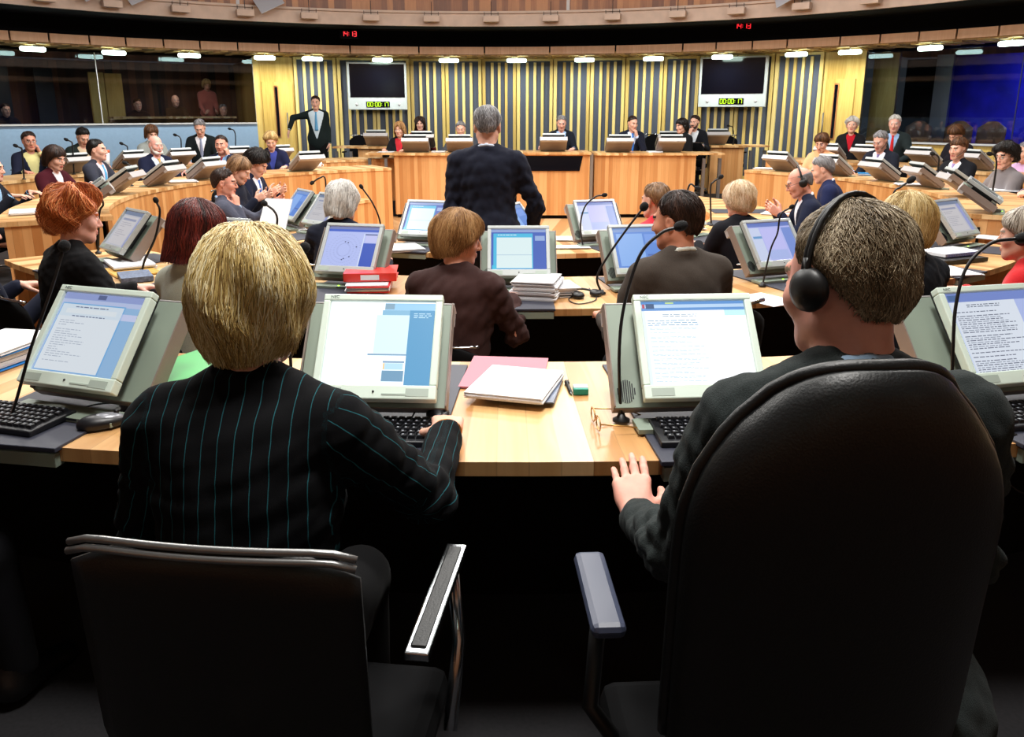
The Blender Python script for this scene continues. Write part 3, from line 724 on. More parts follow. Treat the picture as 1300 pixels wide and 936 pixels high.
# ---------------------------------------------------------------- screens
def screen_rects(kind, rs):
    """list of (x0,y0,x1,y1,rgb,layer) in 0..1 screen space, y up"""
    R = []
    def lines(x0, x1, y1, y0, n, rgb, ragged=.5, fill=.9, h=.3, lay=3):
        dy = (y1-y0)/n
        for i in range(n):
            if rs.rand() > fill: continue
            y = y1-dy*(i+.5); xe = x0+(x1-x0)*(1-ragged*rs.rand()); x = x0
            while x < xe:
                w = rs.uniform(.02, .07); R.append((x, y-dy*h/2, min(x+w, xe), y+dy*h/2, rgb, lay)); x += w+.012
    if kind == 'doc':
        R += [(0, 0, 1, 1, (176, 196, 232), 0), (0, .92, 1, 1, (150, 164, 214), 1), (.42, .935, .52, .99, (96, 108, 150), 2), (0, .86, 1, .915, (186, 198, 232), 1), (.72, .0, 1, .86, (150, 188, 226), 1), (.76, .70, .98, .78, (200, 208, 240), 2),
              (.02, .02, .80, .87, (120, 176, 226), 2), (.03, .03, .785, .855, (214, 228, 240), 3), (.10, .74, .72, .80, (226, 234, 240), 4), (.03, .03, .785, .70, (226, 234, 242), 4)]
        lines(.2, .7, .835, .81, 1, (110, 120, 150), .2, 1, .5, 5); lines(.2, .62, .715, .70, 1, (110, 120, 150), .2, 1, .8, 5)
        lines(.08, .52, .66, .10, 20, (168, 178, 196), .75, .8, .28, 5)
    elif kind == 'bright':
        R += [(0, 0, 1, 1, (240, 250, 255), 0), (.76, .0, 1, .94, (92, 150, 190), 2), (.52, .90, 1, .985, (150, 196, 228), 3), (.52, .91, .61, .98, (130, 160, 180), 4), (.5, .84, .76, .90, (132, 178, 206), 2), (.45, .38, .76, .84, (206, 232, 246), 1), (.40, .355, .76, .375, (128, 160, 186), 3),
              (.55, .27, .75, .29, (120, 150, 180), 3), (.55, .055, .75, .18, (112, 150, 178), 3), (.56, .19, .74, .265, (176, 212, 238), 4), (.555, .19, .57, .265, (236, 196, 140), 5)]
        lines(.80, .99, .87, .80, 3, (190, 220, 236), .3, 1, .4, 5)
    elif kind == 'white':
        R += [(0, 0, 1, 1, (250, 252, 255), 0), (0, .89, 1, 1, (96, 140, 196), 1), (0, .925, 1, .965, (170, 196, 222), 2), (.05, .915, .13, .975, (60, 84, 120), 3), (.015, .92, .04, .97, (170, 70, 90), 3), (.24, .975, .32, .99, (200, 220, 120), 3), (.8, .82, 1, .89, (186, 226, 232), 1), (0, 0, .035, .89, (214, 226, 244), 1)]
        lines(.2, .55, .85, .81, 2, (110, 140, 165), .1, 1, .4, 5); lines(.05, .55, .78, .70, 3, (130, 165, 190), .5, 1, .4, 5)
        for k in range(13): lines(.06, .62, .68-k*.052, .655-k*.052, 2, (140, 176, 200), .5, .9, .42, 5)
    elif kind == 'text':
        R += [(0, 0, 1, 1, (176, 190, 236), 0), (0, .89, 1, 1, (122, 142, 206), 1), (.04, .905, .16, .98, (84, 112, 160), 2), (.0, .0, .80, .89, (222, 230, 242), 2), (.82, .35, 1, .60, (196, 200, 244), 2), (.80, .0, 1, .35, (96, 120, 200), 1), (0, 0, .04, .89, (206, 220, 246), 3)]
        lines(.22, .62, .86, .81, 2, (90, 100, 120), .1, 1, .4, 5)
        for k in range(15): lines(.06, .77, .77-k*.051, .745-k*.051, 1, (104, 110, 130), .35, 1, .42, 5)
        for k in range(15): lines(.06, .77, .742-k*.051, .720-k*.051, 1, (140, 148, 165), .6, .5, .42, 5)
    elif kind == 'circle':
        R += [(0, 0, 1, 1, (186, 198, 250), 0), (0, .88, 1, 1, (72, 104, 206), 1), (0, .94, 1, 1, (130, 140, 190), 2), (.74, 0, .99, .60, (66, 96, 196), 1), (.76, .62, .98, .80, (200, 204, 250), 2), (.74, .80, .98, .83, (90, 104, 150), 3), (.715, 0, .74, .84, (214, 226, 255), 2)]
        for rr in (.16, .24, .32, .40):
            for k in range(40):
                a = 2*PI*k/40; x = .38+rr*.80*math.cos(a); y = .42+rr*math.sin(a)
                R.append((x-.016, y-.004, x+.016, y+.004, (160, 172, 226), 2))
        for x, y in ((.38, .62), (.44, .60), (.62, .50), (.52, .25), (.42, .20), (.39, .17)): R.append((x-.013, y-.012, x+.013, y+.012, (30, 34, 80), 4))
    elif kind == 'window':
        R += [(0, 0, 1, 1, (60, 96, 190), 0), (0, .93, 1, 1, (150, 170, 220), 1), (.04, .03, .76, .90, (70, 190, 232), 1), (.10, .05, .74, .80, (226, 246, 248), 2), (.10, .36, .74, .38, (190, 216, 232), 3), (.02, .02, .10, .12, (60, 200, 236), 3), (.80, .72, .98, .84, (150, 176, 226), 1)]
        lines(.12, .5, .88, .84, 1, (220, 240, 255), .4, 1, .5, 4)
    elif kind == 'violet':
        R += [(0, 0, 1, 1, (186, 192, 246), 0), (0, .90, 1, 1, (112, 132, 200), 1), (.0, .0, .26, .88, (206, 216, 244), 1), (.06, .60, .26, .66, (110, 160, 210), 2), (.28, .30, .74, .86, (196, 196, 250), 2), (.78, .0, 1, .86, (128, 152, 220), 1), (.28, .05, .74, .28, (176, 190, 240), 2)]
    elif kind == 'blue':
        R += [(0, 0, 1, 1, (96, 142, 222), 0), (0, .90, 1, 1, (130, 160, 214), 1), (.06, .06, .56, .86, (140, 182, 244), 1), (.6, .3, .98, .34, (80, 110, 180), 2), (.60, .62, .96, .84, (120, 160, 236), 2)]
    elif kind == 'notes':
        R += [(0, 0, 1, 1, (188, 190, 200), 0), (0, .90, 1, 1, (120, 134, 160), 1), (.08, .05, .80, .86, (202, 200, 204), 1), (.86, .0, 1, .9, (150, 158, 206), 1), (.1, .74, .76, .80, (150, 156, 180), 2)]
        lines(.14, .7, .70, .2, 9, (160, 160, 172), .6, .8, .3, 3)
    return R
SCRMAT = {}
def build_screen(parent, w, h, kind, s, R, T, seed):
    rs = np.random.RandomState(seed); mb = MB(); mats = []; keys = {}
    for x0, y0, x1, y1, rgb, lay in screen_rects(kind, rs):
        if rgb not in keys: keys[rgb] = len(mats); mats.append(em(rgb, s))
        yy = -.0002*(lay+1)
        P = [np.array([(x-.5)*w, yy, (y-.5)*h]) for x, y in ((x0, y0), (x1, y0), (x1, y1), (x0, y1))]
        mb.add([R@p+T for p in P], [(0, 1, 2, 3)], keys[rgb])
    return mb.build('screen', mats, parent)
# ---------------------------------------------------------------- desk computers: sloping metal housing with a flat monitor in front
def terminal(loc, rz, kind=None, label='', group=None, sc=1.0, strength=1.0, seed=1, fg=False, tilt=40, yaw=0, hx=0.0):
    root = empty('desk_computer', loc, rz, label, 'computer', group); root.scale = (sc, sc, sc)
    t = math.radians(tilt); R = rotm(-t, 0, 0)
    nb = R@np.array([0, -1, 0]); up = R@np.array([0, 0, 1])
    w, hh, d = .37, .285, .030
    c = np.array([hx, .10, (hh/2)*math.cos(t)+d/2*math.sin(t)+.016])
    h = MB()
    h.box(c, (w, d, hh), R, 0)
    h.box(c+nb*(d/2+.001), (w-.004, .002, hh-.004), R, 1)
    h.box(c+up*(hh/2+.001)-nb*.010, (w+.002, d+.024, .004), R, 2)
    h.box(c-nb*(d/2+.009), (w-.03, .018, hh-.03), R, 0)
    h.box(c-nb*(d/2+.012)+up*(hh/2-.020), (w-.002, .024, .036), R, 2)
    for q in (1, -1): h.box(c+np.array([w/2*q, 0, 0])-np.array([.002*q, 0, 0])+nb*.022, (.004, .016, hh*.98), R, 0)
    h.build('housing', [M_SHELL, M_SHELLF, M_SHELLT, M_INNER], root, bevel=.003)
    g = MB(); gc = c+nb*(d/2+.003)-up*.098+np.array([-.150, 0, 0])
    for i in range(9):
        x = (i-4)*.0052; L = .030*math.sqrt(max(.08, 1-(i/4-1)**2)); g.box(gc+np.array([x, 0, 0]), (.0028, .002, L*2), R, 0)
    g.build('speaker_grille', M_INNER, root)
    b = MB(); b.box((0, -.045, .006), (.34, .075, .012)); b.box((.02, -.083, .008), (.09, .002, .005), None, 1); b.build('base_plate', [M_SHELLF, M_INNER], root, bevel=.002)
    l = MB(); l.box((-.02, -.065, .0135), (.007, .007, .003)); l.build('power_light', M_LED, root)
    mw, mh = .300, .280
    Ry = rotm(0, 0, math.radians(yaw)); RM = Ry@R; nbm = RM@np.array([0, -1, 0]); upm = RM@np.array([0, 0, 1]); xm = RM@np.array([1, 0, 0])
    mc = c*np.array([0, 1, 1])+nb*.066-up*.002
    s = MB(); s.box(mc-nb*.045, (.20, .045, .16), R); s.build('bracket_shade_block', M_INNER, root)  # bracket made a dark block, the gap's shade put into its colour
    m = MB()
    m.box(mc+upm*(mh/2-.009), (mw, .026, .018), RM); m.box(mc-upm*(mh/2-.018), (mw, .028, .036), RM)
    for q in (1, -1): m.box(mc+xm*q*(mw/2-.009)+upm*.009, (.018, .026, mh-.054), RM)
    m.box(mc-nbm*.012, (mw-.004, .018, mh-.006), RM, 1)
    fr = m.build('monitor_frame', [M_BEZEL if fg else M_SILV, M_INNER], root, bevel=.003)
    d2 = MB(); d2.lathe([(.0001, 0), (.0028, 0), (.0028, .002)], mc-upm*(mh/2-.018)+nbm*.0142, RM@rotm(PI/2, 0, 0), 10, 0); d2.build('power_button', M_INNER, fr)
    for q in (1, -1): d2 = MB(); d2.box(mc-upm*(mh/2-.017)+nbm*.0145+xm*q*.105, (.055, .001, .020), RM, 0); d2.build('bezel_speaker', M_SPK, fr)
    d2 = MB(); d2.box(mc-upm*(mh/2-.012)+nbm*.0145+xm*.05, (.06, .002, .004), RM, 0); d2.build('button_strip', M_SPK, fr)
    sw, sh = mw-.036, mh-.054
    if kind:
        build_screen(fr, sw, sh, kind, strength, RM, mc+upm*.009+nbm*.003, seed)
    else:
        z = MB(); z.box(mc+upm*.009+nbm*.001, (sw, .003, sh), RM); z.build('screen', M_TVSCR, fr)
    if fg:
        Mx = Matrix.Translation(Vector(mc+upm*(mh/2-.009)+nbm*.0134-xm*(mw/2-.028)))@Matrix([list(RM[0])+[0], list(RM[1])+[0], list(RM[2])+[0], [0, 0, 0, 1]])@Matrix.Rotation(PI/2, 4, 'X')
        text_mesh(fr, 'maker_mark', 'NEC', .011, plain('grey_print', (110, 122, 120), .5), Mx)
    return root
def keyboard(loc, rz, label, group=None, w=.34):
    root = empty('keyboard', loc, rz, label, 'keyboard', group)
    b = MB(); b.box((0, 0, .009), (w, .15, .016), rotm(.03, 0, 0)); b.build('case', M_KEY, root, bevel=.004)
    k = MB(); n = int(w/.0195)-1
    for r in range(6):
        for i in range(n):
            x = (i-(n-1)/2)*.0195+(r % 2)*.004; y = .056-r*.0212
            if r == 5 and 3 < i < 9:
                if i == 4: k.box((x+.039, y, .021), (.098, .016, .007), taper=(.98, .8))
                continue
            k.box((x, y, .0205+(.0006*(3-r))), (.0165, .0165, .007), taper=(.8, .8)); k.box((x-.002, y+.002, .0243+(.0006*(3-r))), (.0045, .005, .0004), None, 1)
    k.build('keys', [M_KEY, M_KEYL], root)
    return root
def mouse(loc, rz, label, group=None):
    root = empty('computer_mouse', loc, rz, label, 'mouse', group)
    P = [ell((0, 0, .014), (.030, .056, .021), None, .01), ell((0, -.02, .014), (.027, .035, .020), None, .01)]
    V, Q = sdf_mesh(P, .004); V[:, 2] = np.maximum(V[:, 2], .002); mk('body', V, Q, M_KEY, parent=root, smooth=True)
    V, Q = sdf_mesh([ell((0, .008, .020), (.022, .046, .018), None, .01)], .004); mk('top_shell', V, Q, plain('grey_mouse_shell', (150, 152, 160), .25, .2), parent=root, smooth=True)
    w = MB(); w.tube([(-.003, .036, .036), (.003, .036, .036)], .006, 10); w.build('scroll_wheel', M_KEY, root)
    return root
def mic(pts, label, group=None, r=.0042, hr=.013, hl=.020):
    """pts world polyline from base to the head"""
    P = [np.asarray(p, float) for p in pts]
    root = empty('gooseneck_microphone', P[0], 0, label, 'microphone', group)
    Q = [p-P[0] for p in P]
    # Catmull-Rom
    E = [Q[0]*2-Q[1]]+Q+[Q[-1]*2-Q[-2]]; C = []
    for i in range(1, len(E)-2):
        for t in np.linspace(0, 1, 9)[:-1]:
            a, b, c, d = E[i-1], E[i], E[i+1], E[i+2]
            C.append(.5*((2*b)+(-a+c)*t+(2*a-5*b+4*c-d)*t*t+(-a+3*b-3*c+d)*t**3))
    C.append(Q[-1])
    b = MB(); b.lathe([(.022, 0), (.022, .006), (.012, .012), (.008, .022)], (0, 0, 0)); b.build('base', M_BLK, root)
    n = MB(); n.tube(C, r, 8); n.build('neck', M_BLK, root)
    d = unit(C[-1]-C[-3]); z = d; x = unit(np.cross(z, (0.1, .3, 1))); y = np.cross(z, x); Rm = np.stack([x, y, z], 1)
    h = MB(); h.lathe([(.001, -hl*.9), (hr*.55, -hl*.8), (hr*.95, -hl*.35), (hr, hl*.1), (hr*.9, hl*.6), (hr*.55, hl*.95), (.001, hl*1.08)], C[-1]+d*hl*.6, Rm, 16); h.build('windscreen', M_FOAM, root)
    return root
def papers(loc, rz, label, n=6, w=.21, l=.297, th=.002, spread=.012, name='paper_stack', cat='papers', seed=0, mats=None, group=None, tilt=0, dx=0):
    rs = np.random.RandomState(seed); m = MB(); z = 0
    for i in range(n):
        m.box((rs.uniform(-1, 1)*spread+dx*i, rs.uniform(-1, 1)*spread, z+th/2), (w, l, th*.94), rotm(0, 0, rs.uniform(-.12, .12)*spread*8), (i % len(mats)) if mats else (1 if i % 2 else 0)); z += th
    o = m.build(name, mats or [M_PAPER, M_PAPEDGE], bevel=0); o.location = tuple(map(float, loc)); o.rotation_euler = (tilt, 0, rz)
    return tag(o, label, cat, group)
def binder(loc, rz, label, rgb, w=.27, l=.30, h=.055, group=None, ry=0):
    root = empty('ring_binder', loc, rz, label, 'binder', group); root.rotation_euler = (0, ry, rz)
    m = plain('binder_card', rgb, .35, coat=.2)
    a = MB(); a.box((0, 0, .0015), (w, l, .003)); a.box((-.002, 0, h-.0015), (w, l, .003)); a.box((-w/2, 0, h/2), (.003, l, h)); a.build('cover', m, root, bevel=.001)
    p = MB()
    for i in range(8): p.box((.008+random.uniform(-.003, .003), random.uniform(-.003, .003), .006+(h-.012)*(i+.5)/8), (w-.04, l-.02, (h-.012)/8*.9))
    p.build('sheets', M_PAPEDGE, root)
    s = MB(); s.box((-w/2-.0018, 0, h/2), (.001, l*.35, h*.6)); s.build('spine_label', M_PAPER, root)
    return root
# ---------------------------------------------------------------- chairs
def sheet_back(w, z0, z1, th, curve, top_r, n=16, m=12, yoff=0, recl=.12, drop=.07):
    """curved upholstered back as a closed solid"""
    V = []
    for side in (0, 1):
        for j in range(m+1):
            t = j/m; z = z0+(z1-z0)*t; edge = 1-(max(0, t-(1-top_r))/top_r)**2.6*.42 if top_r > 0 else 1
            edge *= (.90+.10*min(1, t*4))
            for i in range(n+1):
                s = i/n*2-1; pz = z-(z1-z0)*drop*(abs(s)**3)*(t > .5)*(t-.5)*2
                puff = th/2*(1-abs(s)**6*.75)*(1-abs(2*t-1)**8*.75)
                y = yoff-recl*(z-z0)-curve*(1-s*s)+(-puff if side else puff)
                V.append((s*w/2*edge, y, pz))
    N = (n+1)*(m+1); fs = []
    for j in range(m):
        for i in range(n):
            a = j*(n+1)+i; fs.append((a+1, a, a+n+1, a+n+2)); fs.append((N+a, N+a+1, N+a+n+2, N+a+n+1))
    rim = [i for i in range(n+1)]+[j*(n+1)+n for j in range(1, m+1)]+[m*(n+1)+i for i in range(n-1, -1, -1)]+[j*(n+1) for j in range(m-1, 0, -1)]
    for k in range(len(rim)): a, b = rim[k], rim[(k+1) % len(rim)]; fs.append((a, b, N+b, N+a))
    return V, fs
def chair_common(root, seat_z=.46):
    s = MB(); s.box((0, 0, seat_z-.03), (.48, .46, .075)); s.build('seat', M_MESHC, root, bevel=.03)
    p = MB(); p.lathe([(.03, .10), (.03, .25), (.022, .26), (.022, seat_z-.06)]); p.build('gas_lift', M_STEEL, root)
    for k in range(5):
        a = 2*PI*k/5+.3; l = MB(); l.tube([(0, 0, .11), (.14*math.cos(a), .14*math.sin(a), .10), (.29*math.cos(a), .29*math.sin(a), .075)], [.026, .020, .014], 8); lo = l.build('leg', M_STEEL, root)
        c = MB(); c.tube([(.29*math.cos(a)-.02*math.sin(a), .29*math.sin(a)+.02*math.cos(a), .030), (.29*math.cos(a)+.02*math.sin(a), .29*math.sin(a)-.02*math.cos(a), .030)], .028, 12); c.build('caster', M_BLK, lo)
def chair(loc, rz, label, group='black swivel chairs around the desks'):
    root = empty('office_chair', loc, rz, label, 'chair', group); chair_common(root)
    V, f = sheet_back(.44, .52, .92, .035, .05, .25, yoff=-.19); b = MB(); b.add(V, f, sm=True); bo = b.build('backrest', M_MESHC, root)
    r = MB(); pts = [(s*.20, -.19-.12*.40-.05*(1-s*s)-.0, .915) for s in np.linspace(-1, 1, 11)]; r.tube(pts, .008, 8); r.build('top_rail', M_CHROME, bo)
    u = MB(); u.tube([(0, -.12, .41), (0, -.25, .46), (0, -.27, .66)], .016, 8); u.build('back_bracket', M_STEEL, root)
    for q in (1, -1):
        a = MB(); a.tube([(.24*q, .02, .42), (.27*q, .04, .50), (.27*q, .04, .63)], .011, 8); a.box((.27*q, .02, .645), (.045, .24, .022)); a.build('armrest', M_BLK, root, bevel=.004)
    return root
# ---------------------------------------------------------------- ring desks
def pol(c, r, a): a = math.radians(a); return np.array([c[0]+r*math.sin(a), c[1]-r*math.cos(a)])
def ring_at(u, c, r, z, lo, hi):
    best = min(np.linspace(lo, hi, 721), key=lambda a: abs(U_of(np.array([*pol(c, r, a), z]))-u)); return best
def ring_desk(label, c, r0, r1, a0, a1, fz, dz, group=None, trays=(), ang=True, front=True, frontdown=0):
    root = empty('curved_desk', (0, 0, 0), 0, label, 'desk', group)
    t = MB(); t.arc(c, r0, r1, a0, a1, dz-.035, dz); t.build('worktop', W_TOP, root)
    if front:
        f = MB(); f.arc(c, r0+.012, r0+.040, a0, a1, fz-frontdown, dz-.036); f.build('front_panel', W_FRONT, root)
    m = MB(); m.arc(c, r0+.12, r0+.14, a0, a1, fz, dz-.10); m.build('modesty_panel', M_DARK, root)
    for a in (a0+.4, a1-.4):
        e = MB(); R = rotm(0, 0, math.radians(a)); p = pol(c, (r0+r1)/2+.02, a); e.box((*p, (fz+dz-.036)/2), (.03, r1-r0-.12, dz-.036-fz), R); e.build('end_panel', W_FRONT, root)
    for a in trays:
        p = pol(c, (r0+r1)/2+.035, a); R = rotm(0, 0, math.radians(a))
        g = MB(); g.box((*p, dz+.001), (.345, r1-r0-.03, .012), R); g.box((*pol(c, r1+.0, a), dz-.028), (.33, .03, .035), R, 1); g.build('keyboard_tray', [M_PAD, M_SHELLF], root, bevel=.002)
    return root
# ================================================================ THE ROOM
C = (0.0, 8.6); CW = (-.66, 8.1); RW = 10.9; CL = (.37, 8.47); CR = (-.09, 8.76); RL = 4.03; RR = 4.26
def arcobj(name, mat, c, r0, r1, a0, a1, z0, z1, parent=None, kind=None, n=None, z1b=None):
    m = MB(); m.arc(c, r0, r1, a0, a1, z0, z1, n=n, z1b=z1b); o = m.build(name, mat, parent)
    if kind: o['kind'] = kind
    return o
def wallpt(a, r, z=0): p = pol(CW, r, a); return np.array([p[0], p[1], z])
angw = lambda u, z=1.3, r=RW: ring_at(u, CW, r, z, 90, 270)
fl = MB(); fl.arc(C, .02, 12.5, 0, 360, -.25, -.20, n=120); o = fl.build('floor', W_FLOOR); o['kind'] = 'structure'
f2 = MB(); f2.arc(C, 5.30, 12.6, -128, 128, -.2, 0, n=90); f2.arc(C, 3.9, 5.30, 57, 128, -.2, 0); f2.arc(C, 3.9, 5.30, -128, -57, -.2, 0); f2.arc(C, 5.9, 12.6, 128, 232, -.2, .05); o = f2.build('floor_terrace', M_CARPET); o['kind'] = 'structure'
# far wall : frame, felt and slat panels
wb = empty('wall_back', (0, 0, 0), kind='structure')
A0, A1 = angw(376), angw(1039)
ao = MB(); ao.arc(CW, RW+.10, RW+.16, min(A0, A1), max(A0, A1), -.1, 2.9); ao.build('backing', W_WALL, wb)
bnd = [376, 431, 477, 521.5, 565.5, 611, 656, 701.5, 747, 792.5, 839, 885, 930, 979, 1039]
WT = 2.63
for i in range(len(bnd)-1):
    a, b = angw(bnd[i]), angw(bnd[i+1]); p, q = wallpt(a, RW), wallpt(b, RW); d = q-p; L = np.linalg.norm(d); am = math.atan2(d[1], d[0]); R = rotm(0, 0, am); mid = (p+q)/2
    m = MB(); Z0, Z1 = .12, WT; B_ = lambda x, y, z, sx, sy, sz, mi: m.box(mid+R@np.array([x, y, 0])+np.array([0, 0, z]), (sx, sy, sz), R, mi)
    B_(0, .035, (Z0+Z1)/2, L-.03, .02, Z1-Z0, 1)
    for s in (1, -1): B_(s*(L/2-.045), 0, (Z0+Z1)/2, .066, .07, Z1-Z0, 0)
    B_(0, 0, Z1-.025, L-.15, .07, .05, 0); B_(0, 0, Z0+.05, L-.15, .07, .10, 0)
    ns = max(3, int(round((L-.15)/.165))); pit = (L-.15)/ns
    for k in range(1, ns): B_(-(L-.15)/2+k*pit, .0, (Z0+Z1)/2, .058, .05, Z1-Z0-.16, 0)
    m.build('acoustic_panel', [W_SLAT, M_FELT], wb)
def wallseg(name, u0, u1, z0, z1, mat, parent=None, r=RW, th=.1, lo=None, hi=None):
    a, b = (lo if lo is not None else angw(u0)), (hi if hi is not None else angw(u1))
    return arcobj(name, mat, CW, r, r+th, min(a, b), max(a, b), z0, z1, parent)
AG0 = angw(325, 1.8); AG1 = angw(1093, 1.8)   # ends of the glazed booths
# door bays either side
for nm, (u0, u1), slot, hx in (('wall_left', (326, 375.5), 352, 364), ('wall_right', (1040, 1092), 1058.5, 1047)):
    w = empty(nm, (0, 0, 0), kind='structure')
    wallseg('oak_panelling', u0, u1, -.1, 2.62, W_WALL, w, r=RW+.02)
    dn = empty('door_1' if nm == 'wall_left' else 'door_2', (0, 0, 0), kind='structure')
    us = (336, 372) if nm == 'wall_left' else (1045, 1082)
    a, b = angw(us[0]), angw(us[1]); arcobj('door_leaf', W_WALL, CW, RW-.03, RW+.015, min(a, b), max(a, b), .06, 2.12, dn)
    p = wallpt(angw(slot), RW-.035); R = rotm(0, 0, math.radians(angw(slot))); g = MB(); g.box(p+np.array([0, 0, 1.52]), (.085, .02, 1.05), R, 0); g.box(p+np.array([0, 0, 1.52])-R@np.array([0, -.012, 0]), (.05, .02, .99), R, 1); g.build('vision_panel', [W_BALC, M_TVSCR], dn)
    h = MB(); p = wallpt(angw(hx), RW-.09); h.tube([p+np.array([0, 0, 1.0]), p+np.array([0, 0, 1.5])], .014, 8); h.build('door_handle', M_STEEL, dn)
# remaining wall all the way round behind the photographer
wn = empty('wall_near', (0, 0, 0), kind='structure'); arcobj('oak_panelling', W_BALC, CW, RW, RW+.1, -62, 62, -.1, 2.62, wn)
# glazed interpreter booths
def glassmat():
    m = bpy.data.materials.new('booth_glass'); m.use_nodes = True; N = m.node_tree.nodes; L = m.node_tree.links; N.clear()
    o = N.new('ShaderNodeOutputMaterial'); t = N.new('ShaderNodeBsdfTransparent'); t.inputs[0].default_value = (.70, .75, .80, 1); g = N.new('ShaderNodeBsdfGlossy'); g.inputs['Roughness'].default_value = .02; g.inputs[0].default_value = (.9, .95, 1, 1)
    f = N.new('ShaderNodeFresnel'); f.inputs[0].default_value = 1.5; x = N.new('ShaderNodeMixShader'); L.new(f.outputs[0], x.inputs[0]); L.new(t.outputs[0], x.inputs[1]); L.new(g.outputs[0], x.inputs[2]); L.new(x.outputs[0], o.inputs[0]); return m
M_GLASS = glassmat()
def booth(side):
    lo, hi = (AG0, 300.0) if side == 'left' else (60.0, AG1)
    w = empty('window_1' if side == 'left' else 'window_2', (0, 0, 0), kind='structure')
    zs = 1.27 if side == 'left' else .95
    arcobj('sill_panel', M_BLUEP if side == 'left' else W_WALL, CW, RW, RW+.10, lo, hi, -.1, zs, w)
    arcobj('sill', M_SHELLT, CW, RW-.03, RW+.2, lo, hi, zs, zs+.03, w)
    joints = [angw(u, 1.8) for u in ((325, 127, -120, ) if side == 'left' else (1093, 1292))]
    if side == 'left': js = sorted(joints+[hi])
    else: js = sorted(joints+[lo])
    for a, b in zip(js[:-1], js[1:]):
        arcobj('glass_pane', M_GLASS, CW, RW+.04, RW+.052, a+.04, b-.04, zs+.03, 2.58, w)
    for a in js:
        p = wallpt(a, RW+.046); m = MB(); m.box(p+np.array([0, 0, (zs+2.6)/2]), (.014, .03, 2.58-zs), rotm(0, 0, math.radians(a))); m.build('pane_joint', M_SHELLT if side == 'left' else M_INNER, w)
    return w, lo, hi
wl, L0, L1 = booth('left'); wr, R0_, R1_ = booth('right')
W_BOOTH = wood('dark_booth_wood', (84, 44, 22), (40, 20, 10), (122, 68, 34), plank=.16, rough=.45, var=.7)
bl = empty('wall_booth_left', (0, 0, 0), kind='structure')
arcobj('back_wall', W_BOOTH, CW, RW+3.2, RW+3.3, L0-1, L1, -.1, 2.6, bl); arcobj('booth_ceiling', M_BLACK, CW, RW+.06, RW+3.3, L0-1, L1, 2.64, 2.7, bl); arcobj('booth_floor', M_CARPET, CW, RW+.1, RW+3.3, L0-1, L1, -.1, .05, bl)
pv = MB(); a = angw(135, 1.5, RW+1.6)
b_ = angw(118, 1.5, RW+1.6); pv.arc(CW, RW+1.6, RW+1.7, min(a, b_), max(a, b_), 0, 2.3); a = angw(160, 1.5, RW+2.0); b2 = angw(137, 1.5, RW+2.0); pv.arc(CW, RW+2.0, RW+2.1, min(a, b2), max(a, b2), 0, 2.3); pv.build('oak_fin', W_WALL, bl)
for u in (4, 60): 
    a = angw(u, 1.5, RW+2.6); e = MB(); e.box(wallpt(a, RW+2.6, 1.3), (.35, .05, 2.2), rotm(0, 0, math.radians(a))); e.build('booth_divider', M_INNER, bl)
a = angw(322, 1.5, RW+1.5); e = MB(); e.box(wallpt(L0-.3, RW+1.7, 1.3), (.06, 3.2, 2.6), rotm(0, 0, math.radians(L0-.3))); e.build('booth_end_wall', W_WALL, bl)
br = empty('wall_booth_right', (0, 0, 0), kind='structure')
M_BLUEW = plain('deep_blue_curtain', (26, 22, 150), .85, noise=.35, nscale=3)
arcobj('blue_curtain', M_BLUEW, CW, RW+2.4, RW+2.5, R0_, R1_-3.2, -.1, 2.6, br); arcobj('booth_ceiling', M_BLACK, CW, RW+.06, RW+3.3, R0_, R1_+1, 2.64, 2.7, br); arcobj('booth_floor', M_CARPET, CW, RW+.1, RW+3.3, R0_, R1_+1, -.1, .05, br)
arcobj('oak_fin', W_WALL, CW, RW+.7, RW+.8, R1_-1.9, R1_+.4, 0, 2.6, br); arcobj('grey_fin', M_STEEL, CW, RW+1.9, RW+2.0, R1_-4.6, R1_-3.2, 0, 2.6, br); arcobj('back_wall', M_INNER, CW, RW+3.2, RW+3.3, R1_-4, R1_+1, 0, 2.6, br)
# ceiling rings
ce = empty('ceiling', (0, 0, 0), kind='structure')
arcobj('soffit', W_SOFF, CW, 10.06, RW+.4, 0, 360, 2.64, 2.70, ce, n=160)
sl = MB()
for k in range(180):
    a = k*2.0; sl.box(wallpt(a, 10.5, 2.632), (.13, .82, .018), rotm(0, 0, math.radians(a)))
sl.build('soffit_slats', W_SOFF, ce)
fseg = [-60, 12, 62, 112, 160, 207, 254, 300, 353, 445, 531, 615, 699, 783, 868, 910, 955, 1000, 1068, 1117, 1167, 1217, 1269, 1330, 1400]
fa = sorted([ring_at(u, CW, 10.05, 2.8, 90, 270) for u in fseg]); fa = [a for a in fa if 92 < a < 268]
fa = [fa[0]-8.3*k for k in range(int((fa[0])/8.3), 0, -1)]+fa+[fa[-1]+8.3*k for k in range(1, int((360-fa[-1])/8.3))]
for a, b in zip(fa[:-1], fa[1:]):
    if b-a > .8: arcobj('fascia_board', W_FASC, CW, 10.02, 10.06, a+.09, b-.09, 2.665, 2.815, ce, n=8)
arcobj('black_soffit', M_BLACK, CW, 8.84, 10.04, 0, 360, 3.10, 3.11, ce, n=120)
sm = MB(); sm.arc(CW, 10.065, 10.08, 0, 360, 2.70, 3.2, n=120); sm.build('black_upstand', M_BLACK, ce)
arcobj('balcony_beam', W_BEAM, CW, 8.78, 8.90, 0, 360, 3.10, 3.36, ce, n=120); arcobj('balcony_ledge', W_BEAM, CW, 8.74, 8.92, 0, 360, 3.33, 3.37, ce, n=120)
arcobj('balcony_boarding', W_BALC, CW, 8.84, 8.90, 0, 360, 3.37, 4.6, ce, n=120)
mj = MB()
